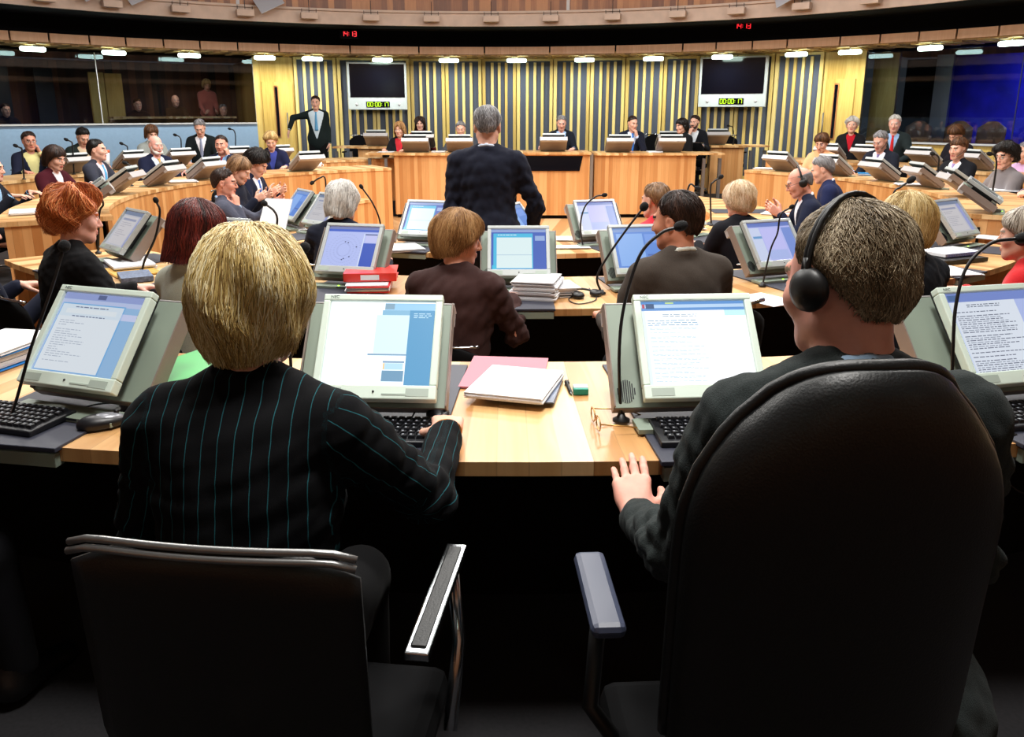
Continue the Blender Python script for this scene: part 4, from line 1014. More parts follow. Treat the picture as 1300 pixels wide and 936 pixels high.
for u in (300, 722, 1010):
    a = ring_at(u, CW, 8.83, 3.5, 90, 270); mj.box(wallpt(a, 8.835, 3.6), (.06, .01, .5), rotm(0, 0, math.radians(a)))
mj.build('balcony_joint', M_SHELLT, ce)
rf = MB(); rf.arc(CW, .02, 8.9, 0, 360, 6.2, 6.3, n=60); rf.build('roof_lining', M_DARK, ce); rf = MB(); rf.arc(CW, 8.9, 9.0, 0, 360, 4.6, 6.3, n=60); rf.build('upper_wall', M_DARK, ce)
# small wooden lamp boxes on the balcony beam
for i, u in enumerate((55, 140, 228, 311, 393, 470, 548, 624, 700, 778, 862, 936, 1018, 1106)):
    a = ring_at(u, CW, 8.7, 3.2, 90, 270); r = empty('lamp_box', wallpt(a, 8.66, 3.22), math.radians(a), 'small pale wooden lamp box hung on the balcony beam', 'lamp box', 'lamp boxes along the balcony beam')
    b = MB(); b.box((0, 0, 0), (.30, .13, .11)); 
    bx_ = b.build('box', W_BEAM, r, bevel=.006); d = MB(); d.tube([(0, .02, .05), (0, .03, .30)], .006, 6); 
    for s in (1, -1): d.tube([(.13*s, 0, .05), (.13*s, .02, .12)], .006, 6)
    d.build('bracket', M_INNER, r)
    for s in (-.09, -.03, .03, .09): l = MB(); l.box((s, -.067, -.01), (.016, .006, .022)); l.build('vent_slot', M_INNER, bx_)
for i, (u, v, lab) in enumerate(((115, 4, 'grey glass shade above the balcony beam, leftmost of the four'), (175, 10, 'grey glass shade above the balcony beam, second from the left'), (341, 8, 'grey glass shade above the left end of the slatted wall'), (1000, 4, 'grey glass shade above the right wall screen'))):
    a = ring_at(u, CW, 8.6, 3.45, 90, 270); m = MB(); m.box((0, 0, 0), (.46, .012, .30), rotm(.5, .45, 0)); o = m.build('glass_shade', plain('grey_glass', (176, 176, 184), .25, spec=.6), bevel=.003); o.location = tuple(wallpt(a, 8.58, 3.42)); o.rotation_euler = (0, 0, math.radians(a)); tag(o, lab, 'light shade', None)
# ring of oval lamps
M_LAMP = emis('lamp_glow', (226, 255, 240), 9.0)
for i, u in enumerate((-80, 40, 145, 241, 335, 397, 485, 571, 657, 742, 829, 917, 1012, 1081, 1183, 1285, 1400, None, None, None)):
    a = ring_at(u, CW, 10.2, 2.62, 90, 270) if u is not None else (-14, 4, 22)[i-17]; p = wallpt(a, 10.2, 2.555)
    r = empty('ceiling_lamp', p, math.radians(a), 'glowing white oval lamp under the timber soffit', 'lamp', 'oval lamps under the timber soffit')
    V, Q = sdf_mesh([cap((-.17, 0, 0), (.17, 0, 0), .042, .042, .01)], .018); mk('diffuser', V, Q, M_LAMP, parent=r, smooth=True)
    s = MB(); s.tube([(0, 0, .03), (0, 0, .10)], .012, 8); s.build('stem', M_STEEL, r)
    l = bpy.data.lights.new('lamp_light', 'AREA'); l.shape = 'RECTANGLE'; l.size = .4; l.size_y = .12; l.energy = 26 if i < 17 else 6; l.color = (.93, 1, .95)
    lo = bpy.data.objects.new('lamp_light', l); col.objects.link(lo); lo.location = tuple(p-np.array([0, 0, .06])); lo.rotation_euler = (0, 0, math.radians(a)); lo.visible_camera = False; lo.visible_glossy = False
    # faces straight down
# red clocks
for u, v, lab in ((443, 43, 'small red digital clock on the dark band, left one'), (943, 33, 'small red digital clock on the dark band, right one')):
    p = AY(u, v, 17.0 if u < 900 else 16.4); r = empty('digital_clock', p, math.atan2(p[0]-0, p[1])*-.9, lab, 'clock')
    b = MB(); b.box((0, .04, 0), (.34, .06, .16)); b.build('case', M_BLACK, r, bevel=.005); d = MB(); digits(d, '14:13', .085); d.build('digits', M_RED, r)
# wall screens with timers
for (x0, x1, y0, y1, lab) in ((441, 516.5, 79, 139.5, 'flat wall screen with silver surround and lit timer, left of the chair desk'), (889.5, 969.5, 71.5, 136, 'flat wall screen with silver surround and lit timer, on the right')):
    um = (x0+x1)/2; a = ring_at(um, CW, RW-.28, 1.9, 150, 250); pb = wallpt(a, RW-.28); Y = pb[1]; tl, br_ = AY(x0, y0, Y), AY(x1, y1, Y); w = br_[0]-tl[0]; h = tl[2]-br_[2]; c = (tl+br_)/2
    rz = math.radians(a-180)*-1 if False else math.radians(a)+PI
    rz = math.atan2(-(CW[0]-c[0]), (CW[1]-c[1]))+PI
    r = empty('wall_screen', c, rz, lab, 'screen', None); w *= 1.02
    m = MB(); m.box((0, .03, 0), (w, .07, h)); m.build('surround', M_SILV, r, bevel=.012)
    s = MB(); s.box((0, -.008, h*.115), (w*.92, .008, h*.70)); s.build('screen', M_TVSCR, r)
    k = MB()
    for q in (1, -1): k.lathe([(.0, 0), (.028, 0), (.028, .004)], (q*w*.36, -.006, -h*.385), rotm(PI/2, 0, 0), 18)
    k.build('speaker', M_SHELLT, r)
    t = MB(); t.box((0, -.009, -h*.385), (.50, .008, .12)); to = t.build('timer_window', M_BLACK, r); d = MB(); digits(d, '00:00:17', .082, y=-.0145, z=-h*.385); d.build('timer_digits', M_DIG, to)
    b = MB(); b.box((0, .16, 0), (.3, .22, .3)); b.build('wall_bracket', M_INNER, r)
# ================================================================ DESKS
TF_ANG = {'a': -9.9, 'b': -2.95, 'c': 4.15, 'd': 11.6}
FG_R = 6.68
ring_desk('pale oak curved desk in the foreground with inset slate trays', C, 6.08, 6.86, -22, 26, 0, .75, 'curved oak desks of the chamber', trays=(-17, -10.4, -2.9, 4.25, 11.6, 18.5))
ring_desk('curved oak desk of the second ring, behind the brown jacketed woman', C, 3.82, 4.64, -46, 54, -.16, .58, 'curved oak desks of the chamber', trays=(-36.7, -24.5, -12.5, 0.5, 9.9, 21.4, 36, 49.6), frontdown=.04)
ring_desk('innermost curved oak desk, left half, with scattered white papers', C, 2.0, 2.72, -125, -4, -.2, .53, 'curved oak desks of the chamber', trays=(-16.8, -43, -58, -75, -98), frontdown=0)
ring_desk('innermost curved oak desk, right half, beside the headphone wearers', C, 2.0, 2.72, 3, 125, -.2, .53, 'curved oak desks of the chamber', trays=(17.5, 38, 62, 88), frontdown=0)
ring_desk('long curved oak fronted desk on the left terrace, lower row', CL, RL, RL+.76, -149, -58, 0, .75, 'curved oak desks of the chamber', frontdown=.2)
ring_desk('curved oak fronted desk by the left booth glass, upper row', CL, 6.25, 7.0, -158, -60, 0, .75, 'curved oak desks of the chamber')
ring_desk('long curved oak fronted desk on the right terrace, lower row', CR, RR, RR+.76, 58, 130, 0, .75, 'curved oak desks of the chamber', frontdown=.2)
ring_desk('curved oak fronted desk by the blue booth, upper row', CR, 6.1, 6.85, 60, 138, 0, .80, 'curved oak desks of the chamber')
# presiding desks at the far side
def dais(label, u0, u1, Y, z0, ztop, dz=.75, recess=False, name='presiding_desk', side=0, sl=0):
    x0, x1 = AY(u0, 197, Y)[0], AY(u1, 197, Y)[0]; w = x1-x0; r = empty(name, ((x0+x1)/2, Y, z0), 0, label, 'desk', 'oak desks of the presiding row')
    h = ztop-z0
    def front(poly): 
        f = MB(); n = len(poly); V = [(x, 0, z) for x, z in poly]+[(x, .03, z) for x, z in poly]
        f.add(V, [tuple(range(n)), tuple(range(2*n-1, n-1, -1))]+[(i, n+i, n+(i+1) % n, (i+1) % n) for i in range(n)], 0, [[(x+5, z) for x, z in poly]]+[[(x, z) for x, z in poly][::-1]]+[None]*n); return f
    front([(-w/2, 0.06), (w/2, 0.06), (w/2, h-.035), (-w/2, h-.035)]).build('front_panel', W_FRONT, r)
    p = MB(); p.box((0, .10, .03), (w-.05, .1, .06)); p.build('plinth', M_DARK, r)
    t = MB(); t.box((0, dz/2-.03, h-.0175), (w+.03, dz+.06, .035)); t.build('worktop', W_TOP, r)
    for s in (1, -1): e = MB(); e.box((s*(w/2-.016), dz/2+.03, h/2), (.028, dz-.1, h-.08), None, 0); e.build('end_panel', W_FRONT, r)
    if recess:
        xa, xb, xc, xd = [AY(u, v, Y)[0]-(x0+x1)/2 for u, v in ((664, 198), (740, 198), (735.5, 216), (668, 216))]; za, zb = AY(700, 198, Y)[2]-z0, AY(700, 217, Y)[2]-z0
        q = MB(); q.add([(xa, -.004, za), (xb, -.004, za), (xc, -.03, zb), (xd, -.03, zb), (xa, .02, za), (xb, .02, za), (xc, .02, zb), (xd, .02, zb)], [(3, 2, 1, 0), (0, 1, 5, 4), (1, 2, 6, 5), (2, 3, 7, 6), (3, 0, 4, 7)]); q.build('dark_recess', M_TVSCR, r)
        g = MB(); g.box((w/2+.03, .02, h/2), (.05, .05, h-.05)); g.build('steel_post', M_STEEL, r)
    if side:
        for k, (dx, dy) in enumerate(((.14, .05), (.42, .12))):
            g = MB(); g.box((side*(w/2+dx), dy, h/2-.05), (.05, .06, h-.08)); g.build('leg', M_STEEL, r)
        g = MB(); g.box((side*(w/2+.24), .3, h-.015), (.46, .6, .03)); g.build('side_shelf', W_TOP, r)
    return r
ZD = .86
dais('oak presiding desk left of the standing man', 500, 652, 13.9, -.2, ZD, side=-1)
dais('central oak presiding desk with a dark angled recess', 656, 749, 13.75, -.2, ZD+.02, recess=True)
dais('oak presiding desk right of the central one', 755, 884, 13.9, -.2, ZD, side=1)
dais('oak clerk desk set back at the left end', 455, 497, 15.5, -.2+.1, .90, side=-1)
dais('oak clerk desk set back at the right end', 902, 944, 15.5, -.2+.1, .92, side=1)
# ================================================================ COMPUTERS
def ringterm(c, r, a, z, kind, label, sc=1.13, fg=False, group=None, seed=1, st=1.0, dyaw=0, tilt=40, hx=0.0):
    p = pol(c, r, a); return terminal((p[0], p[1], z), math.radians(a+dyaw), kind, label, group, sc, st, seed, fg, tilt, 0, hx)
for k, kd, lab, s in (('a', 'doc', 'open desk computer showing a document window, leftmost in the foreground', .74), ('b', 'bright', 'desk computer with washed out white screen in front of the pinstriped woman', 1.1), ('c', 'white', 'desk computer with white agenda page in front of the man in headphones', 1.1), ('d', 'text', 'desk computer full of text lines at the right edge, foreground', .8)):
    ringterm(C, FG_R-.05, TF_ANG[k], .757, kd, lab, fg=True, seed=ord(k), st=s, sc=1.04, dyaw={'a': -9, 'd': 2}.get(k, 0), hx={'a': .03, 'b': -.015, 'c': -.03, 'd': -.06}[k])
for a, kd, lab in ((-36.7, 'notes', 'desk computer angled beside the ginger haired woman'), (-24.5, 'notes', 'desk computer mostly hidden behind the dark red bob'), (-12.5, 'circle', 'desk computer showing a seating circle with dots'), (0.5, 'window', 'desk computer just right of the brown jacketed woman'), (9.9, 'blue', 'desk computer with plain blue screen in front of the brown suited man'), (21.4, 'violet', 'desk computer with violet screen left of the headphone man'), (49.6, 'notes', 'angled grey desk computer above the spiral notebook')):
    ringterm(C, 4.2, a, .587, kd, lab, st=.78, seed=int(a+50), dyaw={-36.7: -8, 49.6: -14}.get(a, 0))
for a, kd, lab, r in ((-16.5, 'window', 'desk computer with cyan window left of the standing man', 2.42), (16.5, 'violet', 'desk computer with pale violet screen right of the standing man', 2.38), (38, 'notes', 'desk computer seen edge on beside the pale blonde bob'), (-43, 'notes', 'desk computer turned to the grey haired woman on the left'), (-55, 'blue', 'desk computer seen edge on behind the papers of the spectacled man'), (2.5, 'blue', 'desk computer seen edge on at the right hand of the standing man')) and [x if len(x) == 4 else x+(2.36,) for x in ((-16.5, 'window', 'desk computer with cyan window left of the standing man', 2.42), (16.5, 'violet', 'desk computer with pale violet screen right of the standing man', 2.38), (38, 'notes', 'desk computer seen edge on beside the pale blonde bob'), (-43, 'notes', 'desk computer turned to the grey haired woman on the left'), (-55, 'blue', 'desk computer seen edge on behind the papers of the spectacled man'), (2.5, 'blue', 'desk computer seen edge on at the right hand of the standing man', 2.5))]:
    ringterm(C, r, a, .535, kd, lab, st=.78, seed=int(a+70), dyaw={38: 8, 2.5: 60}.get(a, 0))
proto = {}
def back_terms(c, r, z, items, lo, hi, sc=1.08):
    for u, lab, dy in items:
        a = ring_at(u, c, r, z+.12, lo, hi); p = pol(c, r, a)
        if 't' not in proto:
            proto['t'] = terminal((p[0], p[1], z), math.radians(a+dy), None, lab, 'desk computers seen from behind', sc, tilt=56); index_kids(); continue
        t = copy_tree(proto['t']); t.location = (p[0], p[1], z); t.rotation_euler = (0, 0, math.radians(a+dy)); t.scale = (sc, sc, sc); t['label'] = lab
back_terms(CL, RL+.20, .75, ((20, 'grey backed computer in front of the bow tied man', 0), (143, 'grey backed computer in front of the man in the bright blue tie', 0), (197, 'grey backed computer in front of the bearded bald man', 0), (252, 'grey backed computer in front of the man with hand at his ear', 0), (383, 'grey backed computer at the far end of the left lower desk', 0)), 200, 325)
back_terms(CL, 6.45, .75, ((86, 'grey backed computer behind the dark haired woman in maroon', 0), (160, 'grey backed computer beside the orange and white beaker', 0), (222, 'grey backed computer above the bearded man shoulder', 0), (297, 'grey backed computer behind the man with hand at his ear', 0), (350, 'grey backed computer nearest the left door', 0)), 195, 325)
back_terms(CR, RR+.20, .75, ((998, 'grey backed computer at the far end of the right lower desk', 0), (1066, 'grey backed computer in front of the woman in peach', 0), (1127, 'grey backed computer in front of the grey haired man looking down', 0), (1185, 'grey backed computer in front of the man in the lavender tie', 0), (1232, 'grey backed computer in front of the curly haired woman in grey', 0), (1264, 'grey backed computer nearest the right edge on the lower desk', 0)), 55, 150)
back_terms(CR, 6.3, .80, ((1059, 'grey backed computer left of the white haired woman', 0), (1108, 'grey backed computer between the white haired woman and the red tie', 0), (1180, 'grey backed computer right of the man in the red tie', 0), (1245, 'grey backed computer by the blue booth near the right edge', 0)), 55, 165)
def dterm(u, Y, z, lab, sc=1.2):
    p = AY(u, 190, Y); t = copy_tree(proto['t']); t.location = (p[0], Y+.30, z); t.rotation_euler = (0, 0, PI); t.scale = (sc,)*3; t['label'] = lab
for u, Y, z, lab in ((526.5, 13.9, ZD, 'grey backed computer before the strawberry blonde woman'), (583, 13.9, ZD, 'grey backed computer half hidden by the standing man'), (703, 13.75, ZD+.02, 'grey backed computer before the presiding man'), (787.5, 13.9, ZD, 'grey backed computer before the man rubbing his chin'), (853.5, 13.9, ZD, 'grey backed computer before the woman in a headset'), (477, 15.5, .90, 'grey backed computer on the left clerk desk'), (535, 15.0, ZD+.03, 'grey backed computer before the woman with long dark hair'), (851, 15.0, ZD+.03, 'grey backed computer behind the one before the headset woman'), (911, 15.5, .92, 'grey backed computer on the right clerk desk')):
    dterm(u, Y, z, lab)
index_kids()
# ================================================================ PEOPLE
BLK = ((10, 8, 8), (22, 17, 16), (44, 34, 30)); DBR = ((22, 14, 12), (44, 28, 22), (76, 50, 38)); BRN = ((52, 32, 20), (92, 60, 38), (134, 92, 60)); LBR = ((86, 62, 42), (134, 100, 70), (176, 140, 102))
GRY = ((74, 72, 72), (130, 128, 130), (186, 184, 188)); WHT = ((150, 146, 142), (206, 202, 196), (240, 238, 234)); BLD = ((128, 96, 54), (196, 160, 100), (236, 212, 158)); PBL = ((176, 140, 100), (222, 196, 160), (246, 230, 206)); GIN = ((136, 56, 18), (208, 106, 48), (244, 166, 104)); RED = ((34, 12, 12), (84, 28, 24), (128, 50, 40)); STB = ((110, 72, 38), (168, 122, 74), (212, 170, 118)); SAP = ((92, 78, 58), (144, 126, 100), (196, 180, 152))
FGB = ((132, 102, 54), (206, 178, 110), (254, 244, 204))
def face_c(p, c=C, extra=0): return math.atan2(-(c[0]-p[0]), c[1]-p[1])+math.radians(extra)
CHAIRP = {}
def seat_chair(base, rz, zr, fz, who, kind='office'):
    if 'c' not in CHAIRP:
        CHAIRP['c'] = chair((base[0], base[1], fz), rz, 'black swivel chair of '+who); index_kids(); o = CHAIRP['c']
    else:
        o = copy_tree(CHAIRP['c']); o.location = (base[0], base[1], fz); o.rotation_euler = (0, 0, rz); o['label'] = 'black swivel chair of '+who
    o.scale = (1, 1, max(.6, min(1.25, (zr-.055)/.46)))
    return o
def P(who, label, u, v, D, fz, rz=None, c=C, extra=0, ch=True, lod=2, desk=None, **k):
    p = AD(u, v, D); r = face_c(p, c, extra) if rz is None else math.radians(rz)
    root, base, zr, ARM = person(label, p, fz, r, lod=lod, desk=desk, seed=abs(int(u*7+v)), **k)
    if ch: seat_chair(base, r, zr, fz, who)
    return root, base, zr, ARM
YD = lambda Y, v: Y/(CP-(v-CY)/F*SP)      # depth along the lens axis from a ground distance
# --- left terrace, lower row
n_ = 300
P('the person cut by the left edge', 'person in dark suit cut by the left edge, lower left terrace desk', -14, 196, 7.7, 0, c=CL, jacket=(24, 26, 36), shirt=(150, 190, 225), front=True, hs='short', hc=DBR, lean=14)
P('the woman in maroon', 'woman with dark brown bob in a maroon velvet jacket looking down', 70, 184, 8.7, 0, c=CL, extra=-10, female=True, jacket=(66, 14, 26), shirt=(222, 216, 220), front=True, hs='bob', hc=DBR, hn=500, lean=10, pitch=16, vneck=.34)
P('the man in the bright blue tie', 'dark haired man in charcoal suit and bright blue tie looking right', 120, 176.5, 9.7, 0, c=CL, extra=14, jacket=(52, 54, 66), shirt=(232, 214, 226), tie=(96, 178, 226), front=True, hs='short', hc=BLK, lean=6, yaw=6, pitch=0)
P('the bearded man', 'bald man with white beard in navy suit and mustard tie', 196, 172, 10.6, 0, c=CL, extra=-12, jacket=(22, 27, 52), shirt=(206, 220, 236), tie=(196, 160, 96), front=True, hs='bald', hc=WHT, beard=(226, 220, 212), lean=5, sk=(232, 168, 152), f=1.15, badge=True, fatc=1.06)
P('the man with hand at his ear', 'balding man in navy suit and red tie with hand raised to his ear', 280, 171.5, 11.3, 0, c=CL, extra=-52, jacket=(24, 28, 48), shirt=(140, 184, 232), tie=(140, 44, 62), front=True, hs='crop', hc=DBR, arms={'L': 'cheek', 'R': 'desk'}, lean=4, sk=(222, 158, 136), fatc=1.1, f=1.1)
P('the blonde woman in navy', 'woman with short blonde hair in navy jacket reading, near the left door', 343, 166.5, 11.7, 0, c=CL, extra=-34, female=True, jacket=(24, 28, 58), shirt=(60, 70, 150), front=True, hs='shortw', hc=BLD, pitch=22, lean=12)
# --- left terrace, upper row
P('the bow tied man', 'man with glasses, mustard bow tie and hand at his cheek, upper left row', 35, 166.5, 10.9, 0, c=CL, extra=-24, jacket=(26, 30, 50), shirt=(222, 214, 150), front=True, hs='short', hc=DBR, glass=True, arms={'L': 'cheek', 'R': 'desk'}, lean=3, vneck=.20, sk=(214, 150, 128))
P('the bowed dark haired man in the upper left row', 'dark haired man bowing his head in a dark green suit, upper left row', 106, 163, 11.6, 0, c=CL, extra=-14, jacket=(30, 40, 38), shirt=(210, 190, 160), front=True, hs='short', hc=BLK, pitch=34, lean=10)
P('the brown haired woman behind the beard', 'brown haired woman in pale grey top behind the bearded man', 192, 158, 12.4, 0, c=CL, extra=-12, female=True, jacket=(150, 156, 152), shirt=None, hs='bob', hc=BRN, hn=400, pitch=18)
P('the grey haired reader by the glass', 'grey haired man in black suit reading with head bowed before the booth glass', 252, 152, 12.8, 0, c=CL, extra=-36, jacket=(18, 26, 28), shirt=(232, 232, 238), tie=(132, 140, 166), front=True, hs='short', hc=GRY, pitch=30, lean=8)
# --- right terrace, lower row
P('the woman in peach', 'short haired woman in a peach top looking down at her desk', 1043, 169, 11.6, 0, c=CR, extra=16, female=True, jacket=(250, 176, 128), shirt=None, hs='shortw', hc=BRN, pitch=22, lean=10)
P('the grey haired man looking down', 'grey haired man in dark suit and violet tie with headset looking down', 1117, 166.5, 10.5, 0, c=CR, extra=14, jacket=(26, 30, 42), shirt=(222, 224, 240), tie=(126, 112, 160), front=True, hs='short', hc=GRY, pitch=24, lean=8, piece=True, sk=(214, 160, 142))
P('the man in the lavender tie', 'brown haired man in black suit with lavender tie and earpiece', 1218, 174, 9.5, 0, c=CR, extra=8, jacket=(18, 20, 26), shirt=(238, 240, 248), tie=(172, 150, 204), front=True, hs='fringe', hc=BRN, pitch=8, lean=5, piece=True, yaw=10)
P('the curly haired woman in grey', 'curly dark haired woman with glasses in a grey knit jumper', 1279, 179, 8.3, 0, c=CR, extra=6, female=True, jacket=(112, 106, 108), shirt=None, hs='curly', hc=BLK, hn=600, glass=True, yaw=24, lean=8, f=1.15, w=1.1)
P('the person cut by the right edge', 'person at the right edge with clasped hands on the lower terrace desk', 1345, 176, 7.5, 0, c=CR, extra=0, jacket=(70, 64, 80), shirt=(220, 200, 230), front=True, hs='short', hc=GRY, arms='fold', lean=12)
# --- right terrace, upper row
P('the white haired woman', 'white haired woman in black jacket over a red top with a badge', 1083, 147, 12.9, 0, c=CR, extra=24, female=True, jacket=(20, 20, 24), shirt=(176, 24, 40), front=True, hs='shortw', hc=WHT, lean=2, badge=True, vneck=.30, pitch=-2)
P('the man in the red tie', 'silver haired man in dark green suit, blue shirt and red tie', 1137, 145.5, 12.3, 0, c=CR, extra=26, jacket=(34, 44, 46), shirt=(150, 184, 226), tie=(204, 36, 40), front=True, hs='short', hc=WHT, arms={'L': 'fold', 'R': 'desk'}, lean=12, pitch=10, sk=(222, 170, 154))
P('the woman with bowed curls', 'woman with short brown curls bowing over a bright pink collar, upper right', 1211, 159.5, 11.6, 0, c=CR, extra=0, female=True, jacket=(28, 26, 34), shirt=(232, 60, 120), front=True, hs='shortw', hc=BRN, pitch=36, lean=14)
P('the person in lilac', 'person in a lilac shirt cut by the right edge, upper row', 1303, 180, 10.2, 0, c=CR, jacket=(206, 170, 214), shirt=None, hs='short', hc=GRY, lean=14)
# --- presiding row
PK = dict(desk=ZD)
P('the strawberry blonde woman', 'strawberry blonde woman in black jacket over red at the left presiding desk', 507, 154, YD(14.75, 154), .05, rz=180-12, female=True, jacket=(18, 20, 26), shirt=(196, 40, 52), front=True, hs='long', hc=STB, hn=500, vneck=.22, **PK)
P('the woman with long dark hair', 'woman with long dark hair and dark red top behind the strawberry blonde', 533, 147.5, YD(15.9, 148), .05, rz=180, female=True, jacket=(96, 16, 26), shirt=None, hs='long', hc=DBR, hn=500, desk=.9)
P('the man beside the standing man', 'grey haired man in grey suit at the presiding desk beside the standing man', 584.5, 154, YD(14.8, 154), .05, rz=180, jacket=(66, 68, 74), shirt=(214, 220, 230), front=True, hs='short', hc=GRY, arms='fold', lean=14, pitch=14, **PK)
P('the presiding man', 'grey haired man in dark suit presiding at the central desk', 713, 146.5, YD(14.7, 147), .05, rz=180, jacket=(18, 24, 34), shirt=(160, 192, 232), tie=(84, 70, 120), front=True, hs='short', hc=GRY, pitch=18, lean=6, arms={'R': dict(w=AY(684, 190, 14.15), d=(-.3, -1, -.1), n=(0, 0, -1), curl=.6), 'L': 'desk'}, desk=ZD+.02, sk=(222, 168, 150))
P('the man rubbing his chin', 'dark haired man in navy suit with hand at his chin at the right presiding desk', 804, 147, YD(14.7, 147), .05, rz=180+8, jacket=(20, 24, 40), shirt=(200, 214, 240), tie=(40, 110, 200), front=True, hs='crop', hc=DBR, arms={'L': 'chin', 'R': 'desk'}, yaw=14, pitch=12, **PK)
P('the woman in a headset', 'black haired woman in black with headset turned to the bearded man', 866, 149.5, YD(14.7, 150), .05, rz=180-62, female=True, jacket=(16, 16, 20), shirt=None, hs='bob', hc=BLK, hn=500, phones=True, arms='lap', **PK)
P('the bearded young man', 'young man with dark beard in black suit, chin on hand', 882.5, 146, YD(15.5, 146), .05, rz=180-18, jacket=(16, 18, 24), shirt=(212, 218, 224), front=True, hs='short', hc=DBR, beard=(52, 36, 28), arms={'R': 'chin', 'L': 'desk'}, yaw=-18, desk=.9)
# --- standing man by the left door
p_ = AY(400, 121.5, 16.3)
person('tall dark haired man in dark suit standing by the left door', p_, .05, math.radians(180+6), pose='stand', lod=2, jacket=(24, 34, 34), shirt=(206, 222, 232), tie=(96, 158, 200), front=True, hs='short', hc=DBR, vneck=.02, trous=(10, 11, 13), lean=3,
       arms={'L': 'down', 'R': dict(w=AY(367, 165, 16.2), d=(-.3, -.1, -1), n=(1, 0, 0), curl=.5, pole=(-.6, .2, .4))})
# --- inner ring
FI = -.2
P('the spectacled man with hand at cheek', 'man in glasses and grey suit leaning his cheek on his hand, in profile', 283, 213.5, 7.35, FI, rz=-78, lod=1, jacket=(72, 74, 88), shirt=(160, 190, 226), hs='short', hc=DBR, glass=True, arms={'R': 'chin', 'L': 'hold'}, lean=-6, yaw=-6, desk=.53, sk=(218, 152, 130), front=True, w=1.05, f=1.1, wrinkle=.0015)
P('the brown haired woman reading', 'woman with short light brown hair and dark top, in profile behind the spectacled man', 309, 199, 8.0, FI, rz=-95, female=True, lod=1, jacket=(20, 24, 40), shirt=None, hs='shortw', hc=LBR, hn=500, pitch=26, lean=12, desk=.53, arms='hold')
P('the curly haired man reading', 'man with dark curly hair in dark suit and white shirt reading papers', 333, 190.5, 8.5, FI, rz=-100, lod=1, jacket=(24, 30, 52), shirt=(236, 240, 248), front=True, hs='curly', hc=BLK, hn=500, pitch=30, lean=14, desk=.53, arms='hold', tie=(60, 100, 180))
P('the grey haired woman in navy', 'woman with straight silver hair in a navy jacket seen from behind', 436, 228, 5.2, FI, extra=6, female=True, lod=1, jacket=(20, 24, 40), shirt=None, hs='bob', hc=WHT, hn=1300, lean=13, w=1.12, desk=.53, wrinkle=.0035, yaw=-12, pitch=12)
P('the person in red', 'person with short light brown hair in a red top, facing away', 833, 231.5, 5.75, FI, lod=1, female=True, jacket=(206, 30, 52), shirt=None, hs='short', hc=LBR, hn=500, lean=14, extra=10, desk=.53, ch=False, yaw=10)
P('the pale blonde woman in black lace', 'woman with pale blonde bob in a black lace jacket seen from behind', 938, 228.5, 5.95, FI, extra=-20, female=True, lod=1, jacket=(16, 17, 24), shirt=None, hs='fbob', hc=PBL, hn=1200, lean=14, yaw=18, pitch=10, w=1.1, desk=.53)
P('the balding man in headphones', 'balding man in navy suit with black headphones writing, in profile', 1012, 213, 6.85, FI, rz=82, lod=1, jacket=(24, 30, 52), shirt=(222, 226, 238), front=True, hs='bald', hc=GRY, phones=True, glass=True, lean=16, pitch=20, desk=.53, sk=(222, 160, 140), arms='hold', yaw=0)
P('the grey haired man in navy', 'grey haired man in navy suit behind the balding man in headphones', 1041, 198.5, 7.9, FI, rz=70, lod=1, jacket=(26, 34, 70), shirt=(226, 230, 240), hs='short', hc=GRY, lean=16, pitch=20, desk=.53)
# --- standing man at the centre
pS = AD(619, 134.5, 5.15)
rS = person('grey haired man standing in a dark navy suit with his back to the camera', pS, FI, math.radians(-3), pose='stand', lod=1, jacket=(22, 25, 40), shirt=(196, 206, 224), hs='short', hc=GRY, hn=1400, hw=1.2, lean=4, pitch=16, w=1.12, f=1.18, trous=(12, 13, 18), wrinkle=.0042,
       arms={'L': dict(w=(-.26, 5.42, .80), d=(.5, .8, -.3), n=(.2, -.1, -1), curl=.5, pole=(-.5, -.8, -.5)), 'R': dict(w=(.13, 5.36, .72), d=(-.3, 1, -.3), n=(0, .1, -1), curl=.5, pole=(.8, -.6, -.3))})
# --- second ring
F2 = -.16
P('the suited person at the left edge', 'person in dark blue suit cut by the left edge, hand on the desk', -38, 262, 4.1, F2, rz=-40, lod=1, jacket=(28, 32, 50), shirt=(120, 180, 224), hs='short', hc=DBR, desk=.58, lean=14, trous=(20, 22, 30))
P('the ginger haired woman', 'woman with fluffy ginger hair in a black jacket, turned to the right', 93, 236, 3.95, F2, rz=-44, female=True, lod=1, jacket=(14, 14, 17), shirt=None, hs='ginger', hc=GIN, hn=3600, hw=1.1, lean=6, yaw=-10, pitch=8, w=1.2, f=1.2, desk=.58, wrinkle=.0035, sk=(236, 176, 158))
P('the woman with the dark red bob', 'woman with dark red bob in a pale sage top behind the blonde woman', 249, 252, 3.35, F2, rz=-30, female=True, lod=1, jacket=(176, 180, 164), shirt=None, hs='bobflip', hc=RED, hn=2600, hw=1.1, lean=6, desk=.58, w=1.0, yaw=-12)
P('the woman in the brown jacket', 'woman with dark blonde bob in a brown jacket, face turned to the right', 583, 264.5, 3.85, F2, rz=-14, female=True, lod=1, jacket=(62, 40, 38), shirt=None, hs='fbob', hc=STB, hn=3600, hw=1.0, lean=9, yaw=-62, pitch=8, w=1.22, f=1.2, desk=.58, wrinkle=.0045, sk=(226, 160, 134))
P('the brown suited man', 'man with short dark hair in a brown grey suit seen from behind', 861, 242, 3.45, F2, rz=20, lod=1, jacket=(70, 62, 56), shirt=(216, 220, 210), hs='short', hc=DBR, hn=3000, hw=1.0, lean=9, yaw=32, pitch=6, desk=.58, w=1.08, f=1.1, wrinkle=.002, sk=(206, 140, 112))
